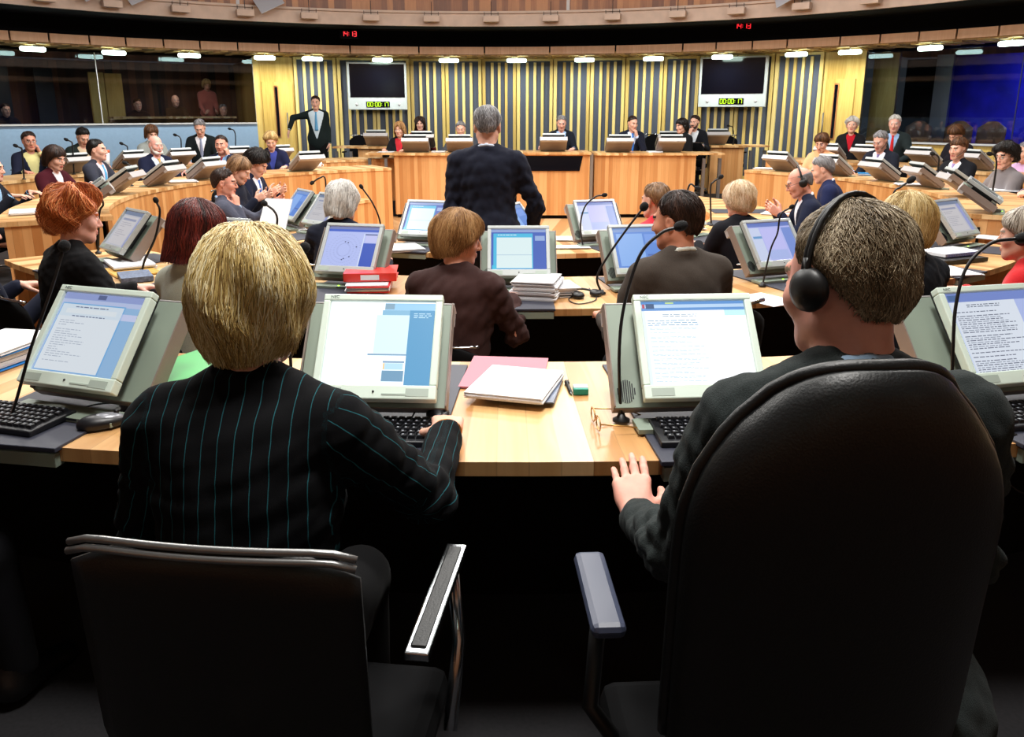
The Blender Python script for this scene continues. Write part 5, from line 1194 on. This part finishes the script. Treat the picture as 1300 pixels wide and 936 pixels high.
P('the blonde woman with a headband', 'woman with straight blonde bob and black headset in a dark jacket', 1154, 242.5, 3.5, F2, rz=28, female=True, lod=1, jacket=(22, 26, 34), shirt=None, hs='fbob', hc=((150, 116, 64), (214, 184, 122), (246, 228, 178)), hn=3200, hw=1.1, lean=9, phones=True, desk=.58, wrinkle=.0035)
P('the woman in scarlet at the right edge', 'grey blonde woman with headphones in a scarlet jacket at the right edge', 1306, 262, 3.95, F2, rz=48, female=True, lod=1, jacket=(206, 26, 34), shirt=None, hs='shortw', hc=((120, 108, 96), (176, 164, 150), (220, 212, 200)), hn=1800, lean=10, phones=True, desk=.58, w=1.05)
# --- foreground
M_PIN = pinstripe('black_pinstripe_cloth', (9, 10, 13), (34, 88, 96), .0285, .05)
w1 = AZ(567, 550, .80)
rF, bF, zF, aF = P('the pinstriped woman', 'woman with highlighted blonde bob in a black pinstripe jacket, seen from behind', 315, 285, 1.47, 0, rz=-3, female=True, lod=0, ch=False, jmat=M_PIN, jacket=(10, 10, 12), shirt=None, hs='fbob', hc=FGB, hn=9000, hw=1.0, lean=15, yaw=-3, pitch=6, w=1.10, f=1.1, stripes=True, desk=.765, wrinkle=.0035,
  arms={'R': dict(w=w1, d=(-.05, 1, .0), n=(0, .1, -1), curl=.75, pole=(.55, -.2, -1)), 'L': 'desk'}, trous=(10, 10, 12), hscale=1.0)
m = MB(); wv_ = aF[1][2]; ax_ = unit(aF[1][3]); e1_ = unit(np.cross(ax_, (0, 0, 1))); e2_ = np.cross(ax_, e1_); m.tube([wv_+ax_*.012+(e1_*math.cos(t)*.033+e2_*math.sin(t)*.028) for t in np.linspace(0, 2*PI, 24)], .0028, 6, cap=False); m.build('bracelet', plain('gold_bangle', (220, 140, 60), .3, .7), rF)
w2 = AZ(808, 655, .715)
P('the man in headphones', 'man with cropped hair and black headphones in dark grey suit, nearest the camera', 1080, 255, 1.30, 0, rz=3, lod=0, ch=False, jmat=cloth('charcoal_suit_cloth', (38, 44, 44), noise=.35, scale=500, bump=.35), shirt=(150, 178, 206), hs='crop', hc=SAP, hn=22000, hw=.42, lean=13, yaw=24, pitch=10, w=1.12, f=1.15, phones=True, desk=.765, wrinkle=.0035, fatc=1.08, sk=(222, 158, 140),
  arms={'L': dict(w=w2, d=(.0, .9, .42), n=(0, .42, -.9), curl=.20, pole=(-.25, -.2, -1)), 'R': 'desk'}, trous=(14, 15, 16), hscale=1.02)

P('the person beyond the left edge', 'person beyond the left edge whose fingertip reaches the keyboard', -330, 300, 1.62, 0, rz=-16, lod=1, jacket=(18, 20, 26), shirt=None, hs='short', hc=DBR, desk=.765, arms={'R': dict(w=AZ(-95, 530, .80), d=(1, .35, -.05), n=(0, 0, -1), curl=.4, pole=(.2, -.4, -1)), 'L': 'desk'})
# ================================================================ FOREGROUND CHAIRS
def mesh_chair(loc, rz, label):
    r = empty('office_chair', loc, rz, label, 'chair'); 
    chair_common(r, .47)
    V, f = sheet_back(.415, .52, .955, .028, .018, .02, yoff=-.17, recl=.06, drop=.004); b = MB(); b.add(V, f, sm=True); bo = b.build('backrest', M_LEATH, r)
    for dz_, yy in ((0, 0), (-.011, -.006)):
        t = MB(); t.tube([(s*.205, -.17-.06*.448-.018*(1-s*s)+yy, .958+dz_-.012*abs(s)**10) for s in np.linspace(-1, 1, 15)], .0055, 8); t.build('top_rail', M_STEEL, bo)
    u = MB(); u.tube([(0, -.12, .42), (0, -.25, .46), (0, -.27, .66)], .016, 8); u.build('back_bracket', M_STEEL, r)
    for q in (1, -1):
        a = MB(); a.box((.245*q, .11, .700), (.040, .34, .016), None, 0); a.box((.245*q, .11, .709), (.026, .31, .006), None, 1)
        ao_ = a.build('armrest', [M_CHROME, M_LEATH], r, bevel=.003)
        b2 = MB(); b2.tube([(.245*q, .23, .69), (.262*q, .20, .55), (.262*q, .10, .43)], .013, 8); b2.build('arm_bracket', M_CHROME, ao_)
    return r
mesh_chair((-.385, 1.20, 0), math.radians(-7), 'black chair with a chrome top rail and chrome edged armrests, behind the pinstriped woman')
r = empty('executive_chair', (.415, 1.14, 0), math.radians(3), 'high backed black leather chair of the man in headphones, nearest the camera', 'chair'); chair_common(r, .47)
V, f = sheet_back(.415, .50, 1.235, .075, .05, .34, n=26, m=26, yoff=-.14, recl=.07); b = MB(); b.add(V, f, sm=True); bo = b.build('backrest', M_LEATH, r)
pp = []
for t in np.linspace(0, 1, 41):
    i = int(round(t*40)); n_, m_ = 26, 26; 
    rim = [j*(n_+1) for j in range(6, m_+1)]+[m_*(n_+1)+k for k in range(1, n_+1)]+[j*(n_+1)+n_ for j in range(m_-1, 5, -1)]
    k = rim[min(len(rim)-1, int(t*(len(rim)-1)))]; a_, b_ = np.array(V[k]), np.array(V[k+(n_+1)*(m_+1)]); pp.append(.5*(a_+b_)+np.array([0, .012, 0]))
t = MB(); t.tube(pp, .010, 8); t.build('piping', M_LEATH, bo)
for q in (1, -1):
    a = MB(); a.box((.250*q, .19, .685), (.060, .25, .028), None, 0); a.build('armrest', plain('grey_blue_arm_pad', (58, 64, 84), .4), r, bevel=.012)
    a = MB(); a.tube([(.25*q, .17, .67), (.27*q, .12, .50), (.20*q, .05, .43)], .015, 8); a.build('arm_bracket', M_BLK, r)
a = MB(); a.box((.20, -.22, .52), (.06, .03, .012), rotm(0, .1, 0)); a.build('tilt_lever', M_STEEL, r, bevel=.004)
# ================================================================ THINGS ON THE DESKS
def at(u, v, z): return AZ(u, v, z)
kb = lambda u, v, z, a, lab: keyboard(at(u, v, z), math.radians(a), lab)
kb(2, 533, .7575, -17, 'black keyboard on the slate tray at the left edge')
kb(470, 552, .7575, -3, 'black keyboard in front of the pinstriped woman')
kb(918, 552, .7575, 3, 'black keyboard left of the man in headphones')
kb(1318, 530, .7575, 12, 'black keyboard on the slate tray at the right edge')
kb(1150, 352, .5875, 40, 'black keyboard beside the blonde woman with a headband')
mouse(at(130, 543, .752), math.radians(-62), 'black mouse with grey top on the wood left of the pinstripes')
mouse(at(556, 532, .758), math.radians(6), 'dark mouse under the hand of the pinstriped woman')
mouse(at(1190, 345, .588), math.radians(70), 'dark mouse by the spiral notebook')
mouse(at(860, 333, .535), math.radians(80), 'small dark mouse on the papers before the standing man')
def wire(name, pts, label, cat, r=.0022, mat=None):
    m = MB(); P_ = [np.asarray(p, float) for p in pts]; E = [P_[0]*2-P_[1]]+P_+[P_[-1]*2-P_[-2]]; C_ = []
    for i in range(1, len(E)-2):
        for t in np.linspace(0, 1, 7)[:-1]:
            a, b, c, d = E[i-1], E[i], E[i+1], E[i+2]; C_.append(.5*((2*b)+(-a+c)*t+(2*a-5*b+4*c-d)*t*t+(-a+3*b-3*c+d)*t**3))
    C_.append(P_[-1]); m.tube(C_, r, 6); return tag(m.build(name, mat or M_BLK), label, cat)
wire('mouse_cable', [at(157, 528, .754), at(172, 520, .765), at(150, 512, .775), at(120, 514, .765), at(95, 522, .762)], 'thin black cable of the mouse at the left', 'cable')
wire('mouse_cable', [at(556, 520, .77), at(566, 500, .80), at(552, 497, .81), at(534, 512, .79), at(520, 535, .766)], 'thin black cable looping over the hand of the pinstriped woman', 'cable')
wire('coiled_cable', [at(1252, 532, .756), at(1278, 536, .757), at(1262, 548, .756), at(1290, 552, .758), at(1256, 556, .756), at(1284, 545, .76), at(1300, 534, .765)], 'tangled black cable on the wood at the right edge', 'cable', .003)
wire('hanging_cable', [at(1262, 575, .70), AY(1268, 600, 1.9), AY(1290, 622, 1.9), AY(1310, 630, 1.9)], 'thin cable drooping below the desk at the right edge', 'cable')
# foreground papers
M_GOLD = plain('gold_wire', (190, 150, 90), .3, .9)
M_ROSE = plain('rose_card', (186, 110, 124), .6); M_TEAL = plain('teal_card', (20, 140, 120), .5)
papers(at(642, 474, .752), math.radians(-6), 'rose coloured card folder with grey spine under the white papers', 1, .24, .31, .006, 0, 'card_folder', 'folder', 3, [M_ROSE])
papers(at(664, 492, .759), math.radians(-10), 'magazine with dark photographs sticking out under the white papers', 3, .19, .25, .003, .01, 'magazine', 'magazine', 4, [plain('photo_print', (90, 100, 120), .3, noise=.5, nscale=14), M_PAPEDGE])
papers(at(655, 491, .769), math.radians(-16), 'stack of bright white papers lying on the foreground desk', 8, .215, .262, .0022, .004, 'paper_stack', 'papers', 5)
pe = empty('pen', at(722, 492, .757), math.radians(4), 'short black pen beside the white papers', 'pen')
b = MB(); b.tube([(0, -.045, 0), (0, .03, 0)], .005, 10); b.build('barrel', M_BLK, pe); b = MB(); b.tube([(0, .03, 0), (0, .052, 0)], .0062, 10); b.box((.006, .045, .003), (.002, .03, .003)); b.build('cap', M_BLK, pe); b = MB(); b.tube([(0, -.045, 0), (0, -.055, 0)], [.004, .001], 8); b.build('tip', M_STEEL, pe)
eb = empty('gum_packet', at(737, 499, .7515), 0, 'small teal and white packet on the foreground desk', 'packet'); b = MB(); b.box((0, 0, .009), (.042, .040, .018), None, 0); b.build('box', M_TEAL, eb, bevel=.002); b = MB(); b.box((0, .005, .0188), (.040, .028, .0012)); b.build('lid_print', M_PAPER, eb)
sp = empty('spectacles', at(756, 541, .753), math.radians(-84), 'folding wire spectacles lying open by the tray edge', 'spectacles')
b = MB()
for q in (1, -1): b.tube([(q*.033+.025*math.cos(a), 0, .020+.017*math.sin(a)) for a in np.linspace(0, 2*PI, 20)], .0018, 6, cap=False)
b.tube([(-.009, 0, .024), (0, .002, .028), (.009, 0, .024)], .0013, 6); b.build('rims', M_GOLD, sp)
for q in (1, -1): b = MB(); b.tube([(q*.058, 0, .026), (q*.060, .05, .022), (q*.058, .11, .012), (q*.056, .135, .002)], .0018, 6); b.build('temple_arm', M_GOLD, sp)
# binders
g = binder(at(152, 503, .775)+np.array([.175, .09, 0]), math.radians(-25), 'bright green ring binder lying on the desk left of the blonde woman', (60, 168, 84), .27, .30, .05)
binder(at(4, 452, .752), math.radians(-14), 'bright blue ring binder under papers at the left edge', (24, 122, 206), .27, .30, .045)
papers(at(2, 436, .80), math.radians(-10), 'white papers on the blue binder at the left edge', 5, .21, .27, .002, .006, seed=8)
papers(at(470, 366, .60), math.radians(4), 'red edged papers and grey files under the red binder', 7, .22, .26, .006, .012, 'file_stack', 'files', 3, [plain('red_card', (214, 30, 44), .5), M_PAPEDGE, M_PAPER, plain('grey_card', (120, 128, 150), .5), M_PAPER])
binder(at(472, 352, .645), math.radians(95), 'red ring binder on top of the files behind the foreground screen', (226, 52, 48), .25, .28, .045)
papers(at(682, 376, .582), math.radians(-12), 'tall untidy stack of white papers beside the brown jacketed woman', 16, .22, .27, .0062, .014, seed=12)
papers(at(708, 372, .582), math.radians(12), 'loose stapled papers leaning against the tall white stack', 10, .16, .22, .005, .016, seed=13)
hp = empty('headphones', at(742, 376, .583), math.radians(30), 'black headphones lying on the second ring desk', 'headphones')
b = MB(); b.tube([(.07*math.cos(a), .08*math.sin(a), .012+.012*math.sin(a)) for a in np.linspace(-.2, PI+.2, 16)], .006, 6); b.build('headband', M_BLK, hp)
for q in (1, -1): b = MB(); b.lathe([(.012, 0), (.03, .003), (.033, .016), (.026, .026), (.001, .027)], (q*.055, -.02, .002), rotm(.2, 0, 0), 18); b.build('ear_cup', M_BLK, hp)
wire('headphone_cable', [at(735, 372, .59), at(722, 380, .585), at(735, 386, .584), at(757, 380, .585), at(748, 366, .585)], 'black cable around the headphones on the desk', 'cable', .003)
S = [(975, 381, .583, 30, 1, 'single white sheet over the desk edge by the headphone man', .2, .27, .002), (512, 316, .535, 20, 5, 'white papers in front of the grey haired woman in navy', .26, .30, .004), (705, 303, .535, -6, 2, 'white sheets beside the standing man on the inner desk', .34, .22, .003), (715, 314, .535, 3, 2, 'lower white sheets on the inner desk edge', .40, .14, .003),
 (35, 300, .585, 35, 14, 'high pile of white papers behind the ginger haired woman', .24, .30, .007), (35, 270, .755, 30, 4, 'white papers on the terrace desk at the left edge', .24, .34, .004), (166, 338, .585, 35, 5, 'white papers on yellow folders beside the ginger haired woman', .24, .34, .006),
 (385, 289, .535, 40, 3, 'white papers in front of the spectacled man on the inner desk', .24, .36, .003), (388, 262, .535, 60, 4, 'pale booklet pile beyond the papers of the spectacled man', .20, .26, .006), (990, 272, .535, 60, 3, 'white sheets under the hands of the balding man', .24, .32, .003), (868, 290, .535, 20, 3, 'white sheets beside the pale blonde bob', .26, .30, .003),
 (232, 231, .755, -60, 4, 'white papers between two computers on the left lower desk', .21, .29, .005), (1156, 235, .755, 80, 4, 'white and red papers between two computers on the right lower desk', .21, .29, .004), (975, 214.5, .755, 60, 3, 'white papers at the far end of the right lower desk', .24, .34, .004), (1270, 242, .755, 70, 3, 'white papers before the clasped hands at the right edge', .21, .29, .004),
 (1125, 199, .81, 60, 3, 'white papers of the man in the red tie', .24, .34, .004), (1205, 345, .585, 10, 3, 'white sheets under the black folder at the right', .24, .30, .003), (1262, 303, .585, 40, 3, 'white papers beyond the spiral notebook', .22, .30, .003),
 (490, 193.5, ZD+.002, 0, 2, 'white papers on the left end of the presiding desk', .26, .3, .004), (557, 195.5, ZD+.002, 0, 3, 'white papers between computers on the presiding desk', .22, .22, .006), (831, 193, ZD+.002, 0, 3, 'white papers left of the headset woman computer', .24, .22, .006), (228, 203, .755, 20, 3, 'white papers of the grey haired reader', .24, .3, .004)]
for i, (u, v, z, a, n, lab, w, l, th) in enumerate(S): papers(np.array([AY(u, v, 14.2)[0], 14.2, z]) if z > .84 else at(u, v, z), math.radians(a), lab, n, w, l, th, .01, seed=20+i)
papers(AY(349, 268, 6.95)*np.array([1, 1, 0])+np.array([0, 0, .68]), math.radians(-18), 'white papers held upright by the spectacled man', 3, .26, .30, .002, .008, seed=60, tilt=1.05)
papers(at(1102, 222, .755), math.radians(70), 'bright blue booklet on the right lower desk', 3, .18, .24, .008, .004, 'booklet', 'booklet', 2, [plain('cyan_card', (30, 140, 214), .4), M_PAPEDGE, plain('cyan_card', (30, 140, 214), .4)])
papers(at(172, 354, .585), math.radians(30), 'blue grey patterned hardback book beside the ginger haired woman', 1, .17, .24, .03, 0, 'hardback_book', 'book', 2, [plain('blue_check_cloth', (96, 108, 132), .7, noise=.5, nscale=60)])
papers(at(168, 345, .582), math.radians(38), 'yellow card folders under the white papers on the left', 3, .25, .35, .003, .006, 'card_folder', 'folder', 6, [plain('buff_card', (208, 160, 70), .6)])
nb = empty('spiral_notebook', at(1205, 322, .615), math.radians(24), 'white spiral bound notebook on a black folder at the right', 'notebook')
b = MB(); b.box((0, 0, .012), (.34, .22, .022)); b.build('pages', M_PAPER, nb, bevel=.002); b = MB()
for i in range(30): b.tube([(-.155+i*.0107, -.112+.006*math.cos(a), .012+.012*math.sin(a)) for a in np.linspace(0, 2*PI, 9)], .0012, 4, cap=False)
b.build('spiral_binding', plain('blue_wire', (70, 80, 150), .4), nb)
papers(at(1205, 330, .585), math.radians(22), 'black folder under the spiral notebook', 1, .38, .26, .026, 0, 'black_folder', 'folder', 2, [M_BLK])
cu_ = empty('beaker', at(136, 212, .755), 0, 'tall white beaker with an orange rim on the upper left desk', 'beaker'); b = MB(); b.lathe([(.038, 0), (.055, .20), (.052, .20), (.036, .004)], n=20); b.build('body', M_PAPER, cu_); b = MB(); b.lathe([(.0555, .20), (.060, .203), (.060, .235), (.054, .237)], n=20); b.build('rim', plain('orange_rim', (226, 106, 60), .5), cu_)
cu_ = empty('white_cup', at(405, 213, .755), 0, 'small white cup at the far end of the left lower desk', 'cup'); b = MB(); b.lathe([(.03, 0), (.045, .07), (.042, .07), (.028, .006)], n=18); b.build('body', M_PAPER, cu_); b = MB(); b.tube([(.04, 0, .055), (.065, 0, .045), (.060, 0, .02), (.036, 0, .015)], .005, 6); b.build('handle', M_PAPER, cu_)
# microphones: polyline in picture order from base to head, on the depth of their desk
def micp(pts, Y, z0, label, **k):
    P_ = [AY(u, v, Y+dy) for u, v, dy in pts]; P_[0][2] = z0; return mic(P_, label, **k)
micp([(-22, 560, 0), (8, 540, 0), (40, 440, .0), (66, 365, .02), (80, 318, .04)], 1.98, .757, 'black gooseneck microphone rising at the left edge of the foreground desk', hr=.014, hl=.016)
micp([(372, 516, 0), (368, 440, 0), (366, 372, .02), (374, 334, .04), (384, 318, .04)], 2.02, .757, 'gooseneck microphone whose foam head peeps right of the blonde hair', hr=.014, hl=.014)
micp([(789, 522, 0), (786, 455, 0), (792, 390, .02), (812, 325, .04), (838, 297, .05), (858, 289, .05)], 1.98, .757, 'tall curved gooseneck microphone left of the agenda screen', hr=.013, hl=.018)
micp([(1214, 500, 0), (1210, 440, 0), (1214, 385, .02), (1228, 338, .04), (1258, 309, .05), (1292, 303, .05)], 1.90, .757, 'tall curved gooseneck microphone over the right foreground screen', hr=.013, hl=.018)
micp([(180, 346, 0), (184, 330, 0), (197, 302, 0), (203, 270, 0), (199, 257, 0)], 4.9, .585, 'gooseneck microphone between the ginger hair and the red bob', r=.007, hr=.016, hl=.02)
micp([(120, 284, 0), (126, 272, 0), (131, 260, 0), (128, 250, 0)], 5.6, .585, 'gooseneck microphone just right of the ginger hair', r=.007, hr=.016, hl=.02)
micp([(347, 293, 0), (352, 280, 0), (348, 268, 0), (338, 260, 0)], 6.6, .535, 'gooseneck microphone before the spectacled man', r=.009, hr=.024, hl=.026)
micp([(486, 302, 0), (482, 280, 0), (473, 258, 0), (460, 239, 0)], 6.1, .535, 'gooseneck microphone right of the grey haired woman', r=.006, hr=.014, hl=.02)
micp([(740, 307, 0), (737, 285, 0), (743, 262, 0), (756, 250, 0), (765, 248, 0)], 6.2, .535, 'gooseneck microphone in front of the right inner screen', r=.006, hr=.016, hl=.022)
micp([(764, 372, 0), (758, 352, 0), (772, 325, 0), (795, 292, 0), (815, 266, 0)], 4.3, .585, 'long gooseneck microphone reaching to the brown suited man', r=.006, hr=.022, hl=.026)
micp([(970, 336, 0), (978, 318, 0), (987, 296, 0), (991, 273, 0), (1003, 264, 0)], 4.5, .585, 'gooseneck microphone left of the headphone man', r=.005, hr=.012, hl=.016)
micp([(905, 251, 0), (902, 240, 0), (906, 231, 0), (913, 226, 0)], 7.4, .535, 'gooseneck microphone above the pale blonde bob', r=.008, hr=.02, hl=.026)
micp([(868, 243, 0), (874, 238, 0), (884, 238, 0)], 7.0, .535, 'short gooseneck microphone above the brown suited man', r=.008, hr=.018, hl=.024)
micp([(1128, 262, 0), (1134, 247, 0), (1143, 238, 0), (1153, 231, 0)], 6.6, .585, 'gooseneck microphone above the blonde headband woman', r=.008, hr=.026, hl=.04)
micp([(412, 236, 0), (413, 228, 0), (406, 226, 0), (398, 231, 0)], 8.6, .535, 'gooseneck microphone beyond the left inner desk', r=.008, hr=.02, hl=.026)
for u, v0, v1, Y, z, lab in ((297, 186, 164, 13.8, .755, 'thin gooseneck microphone against the pale blue panel'), (228, 190, 172, 12.2, .755, 'gooseneck microphone left of the grey haired reader'), (90, 192, 178, 10.6, .755, 'gooseneck microphone by the bowed dark haired man'), (160, 196, 183, 11.4, .755, 'gooseneck microphone by the beaker'), (26, 197, 186, 9.8, .755, 'gooseneck microphone by the bow tied man'), (165, 218, 208, 8.9, .755, 'gooseneck microphone between the blue tie and the beard'),
   (1190, 214, 196, 9.2, .755, 'gooseneck microphone in front of the lavender tie'), (1263, 224, 196, 8.0, .755, 'gooseneck microphone before the curly haired woman'), (930, 190, 160, 15.9, .92, 'thin microphone on the right clerk desk')):
    micp([(u, v0, 0), (u+2, v0-(v0-v1)*.5, 0), (u, v1+2, 0), (u-4, v1, 0)], Y, z, lab, r=.009, hr=.02, hl=.03)
# empty chairs
def empty_chair(p, rz, fz, label, s=1.0, z=1.0):
    o = copy_tree(CHAIRP['c']); o.location = (p[0], p[1], fz); o.rotation_euler = (0, 0, rz); o['label'] = label; o.scale = (s, s, z); return o
empty_chair(AY(457, 190, 16.3), PI, .05, 'empty chair behind the left clerk desk', 1.1, 1.12)
empty_chair(AY(836, 190, 15.9), PI, .05, 'empty chair between the chin rubbing man and the headset woman', 1.1, 1.15)
empty_chair(AY(924, 190, 16.2), PI, .05, 'empty dark chair behind the right clerk desk', 1.1, 1.12)
empty_chair(AD(300, 190, 12.6), face_c(AD(300, 190, 12.6), CL), 0, 'empty chair by the pale blue panel', 1, 1)
# people and furniture behind the booth glass
def AR(u, v, r):
    for D in np.linspace(10, 24, 561):
        p = AD(u, v, D)
        if math.hypot(p[0]-CW[0], p[1]-CW[1]) > r: return D
    return 20
for who, lab, u, v, D, hs_, hc_, jk, ex in (('a', 'dark haired person in the booth at the left edge of the glass', 6, 131, 13.4, 'short', DBR, (30, 28, 34), 0), ('b', 'young man sitting behind the booth glass by the oak fin', 174, 125, 15.2, 'short', BRN, (60, 40, 30), 0), ('c', 'bald man in a brown jacket sitting behind the booth glass', 222, 120.5, 15.2, 'bald', GRY, (58, 40, 26), 0), ('d', 'dim seated person behind the booth glass near its right end', 283, 132, 15.8, 'short', GRY, (40, 36, 40), 0)):
    D = AR(u, v, RW+1.9); P('the booth '+who, lab, u, v, D, AD(u, v, D)[2]-1.24, lod=3, ch=False, jacket=jk, shirt=None, hs=hs_, hc=hc_, hn=150)
p_ = AD(262, 100, AR(262, 100, RW+2.3)); person('standing person in a pink top reading behind the booth glass', p_, p_[2]-1.68, face_c(p_), pose='stand', lod=3, female=True, jacket=(196, 110, 100), shirt=None, hs='bob', hc=BLD, hn=200, arms='hold', pitch=20)
dk = empty('booth_desk', (0, 0, 0), 0, 'pale oak counter behind the left booth glass', 'desk'); m = MB(); a, b = sorted((angw(140, 1.2, RW+1.0), angw(300, 1.2, RW+1.0))); m.arc(CW, RW+.75, RW+1.25, a, b, 1.38, 1.42); m.build('worktop', W_TOP, dk); m = MB(); m.arc(CW, RW+1.2, RW+1.22, a, b, .05, 1.36); m.build('front_panel', W_WALL, dk)
for u, lab in ((1163, 'brown leather chair behind the blue booth glass, leftmost'), (1212, 'brown leather chair behind the blue booth glass, middle'), (1256, 'brown leather chair behind the blue booth glass, rightmost')):
    a = angw(u, 1.3, RW+1.0); p = wallpt(a, RW+1.0); r = empty('booth_chair', (p[0], p[1], .05), face_c(p)+PI*0, lab, 'chair'); ml = plain('brown_leather', (96, 66, 44), .5)
    V, f = sheet_back(.50, .45, 1.30, .07, .03, .05, yoff=-.15, recl=.05); b = MB(); b.add(V, f, sm=True); b.build('backrest', ml, r); b = MB(); b.box((0, .05, .42), (.5, .48, .10)); b.build('seat', ml, r, bevel=.03); b = MB(); b.lathe([(.25, 0), (.25, .02), (.03, .04), (.03, .38)]); b.build('pedestal', M_STEEL, r)
# ================================================================ LIGHT AND CAMERA
def area(loc, size, power, color=(1, .97, .92), target=None, spread=180):
    l = bpy.data.lights.new('chamber_light', 'AREA'); l.shape = 'DISK'; l.size = size; l.energy = power; l.color = color; l.spread = math.radians(spread)
    o = bpy.data.objects.new('chamber_light', l); col.objects.link(o); o.location = loc
    d = Vector(target)-Vector(loc) if target else Vector((0, 0, -1)); o.rotation_euler = d.to_track_quat('-Z', 'Y').to_euler()
for k in range(10):
    a = math.radians(36*k+18); area((C[0]+4.6*math.sin(a), C[1]-4.6*math.cos(a), 5.2), .9, 115, target=(C[0]+2.6*math.sin(a), C[1]-2.6*math.cos(a), .6))
area((C[0], C[1], 5.8), 2.2, 260)
area((0.2, 1.5, 4.5), 1.0, 34, target=(0.1, 1.95, .75), spread=84)
p = wallpt(R1_-14, RW+1.2, 2.5); area(tuple(p), .8, 90, (.45, .5, 1), target=tuple(wallpt(R1_-16, RW+2.4, 1.2)))
p = wallpt(R1_-30, RW+1.2, 2.5); area(tuple(p), .8, 90, (.45, .5, 1), target=tuple(wallpt(R1_-30, RW+2.4, 1.2)))
p = wallpt(L0+7, RW+1.2, 2.5); area(tuple(p), .5, 9, (1, .8, .6))
p = wallpt(L0+20, RW+1.6, 2.5); area(tuple(p), .5, 9, (1, .8, .6))
w = bpy.data.worlds.new('world'); bpy.context.scene.world = w; w.use_nodes = True; w.node_tree.nodes['Background'].inputs[0].default_value = (.5, .55, .6, 1); w.node_tree.nodes['Background'].inputs[1].default_value = .05
cam = bpy.data.cameras.new('camera'); co = bpy.data.objects.new('camera', cam); col.objects.link(co)
co.location = (0, 0, EYE); co.rotation_euler = (PI/2-PIT, 0, 0); cam.sensor_width = 36; cam.lens = F/1300*36; cam.shift_y = -(936/2-CY)/1300; cam.clip_start = .05; cam.clip_end = 100
sc = bpy.context.scene; sc.camera = co
sc.view_settings.view_transform = 'Standard'; sc.view_settings.look = 'None'; sc.view_settings.gamma = 1; sc.view_settings.use_curve_mapping = False; sc.view_settings.exposure = 0.22
sc.cycles.use_denoising = True; sc.cycles.max_bounces = 6; sc.cycles.diffuse_bounces = 3; sc.cycles.glossy_bounces = 3; sc.cycles.transparent_max_bounces = 8; sc.cycles.sample_clamp_indirect = 4
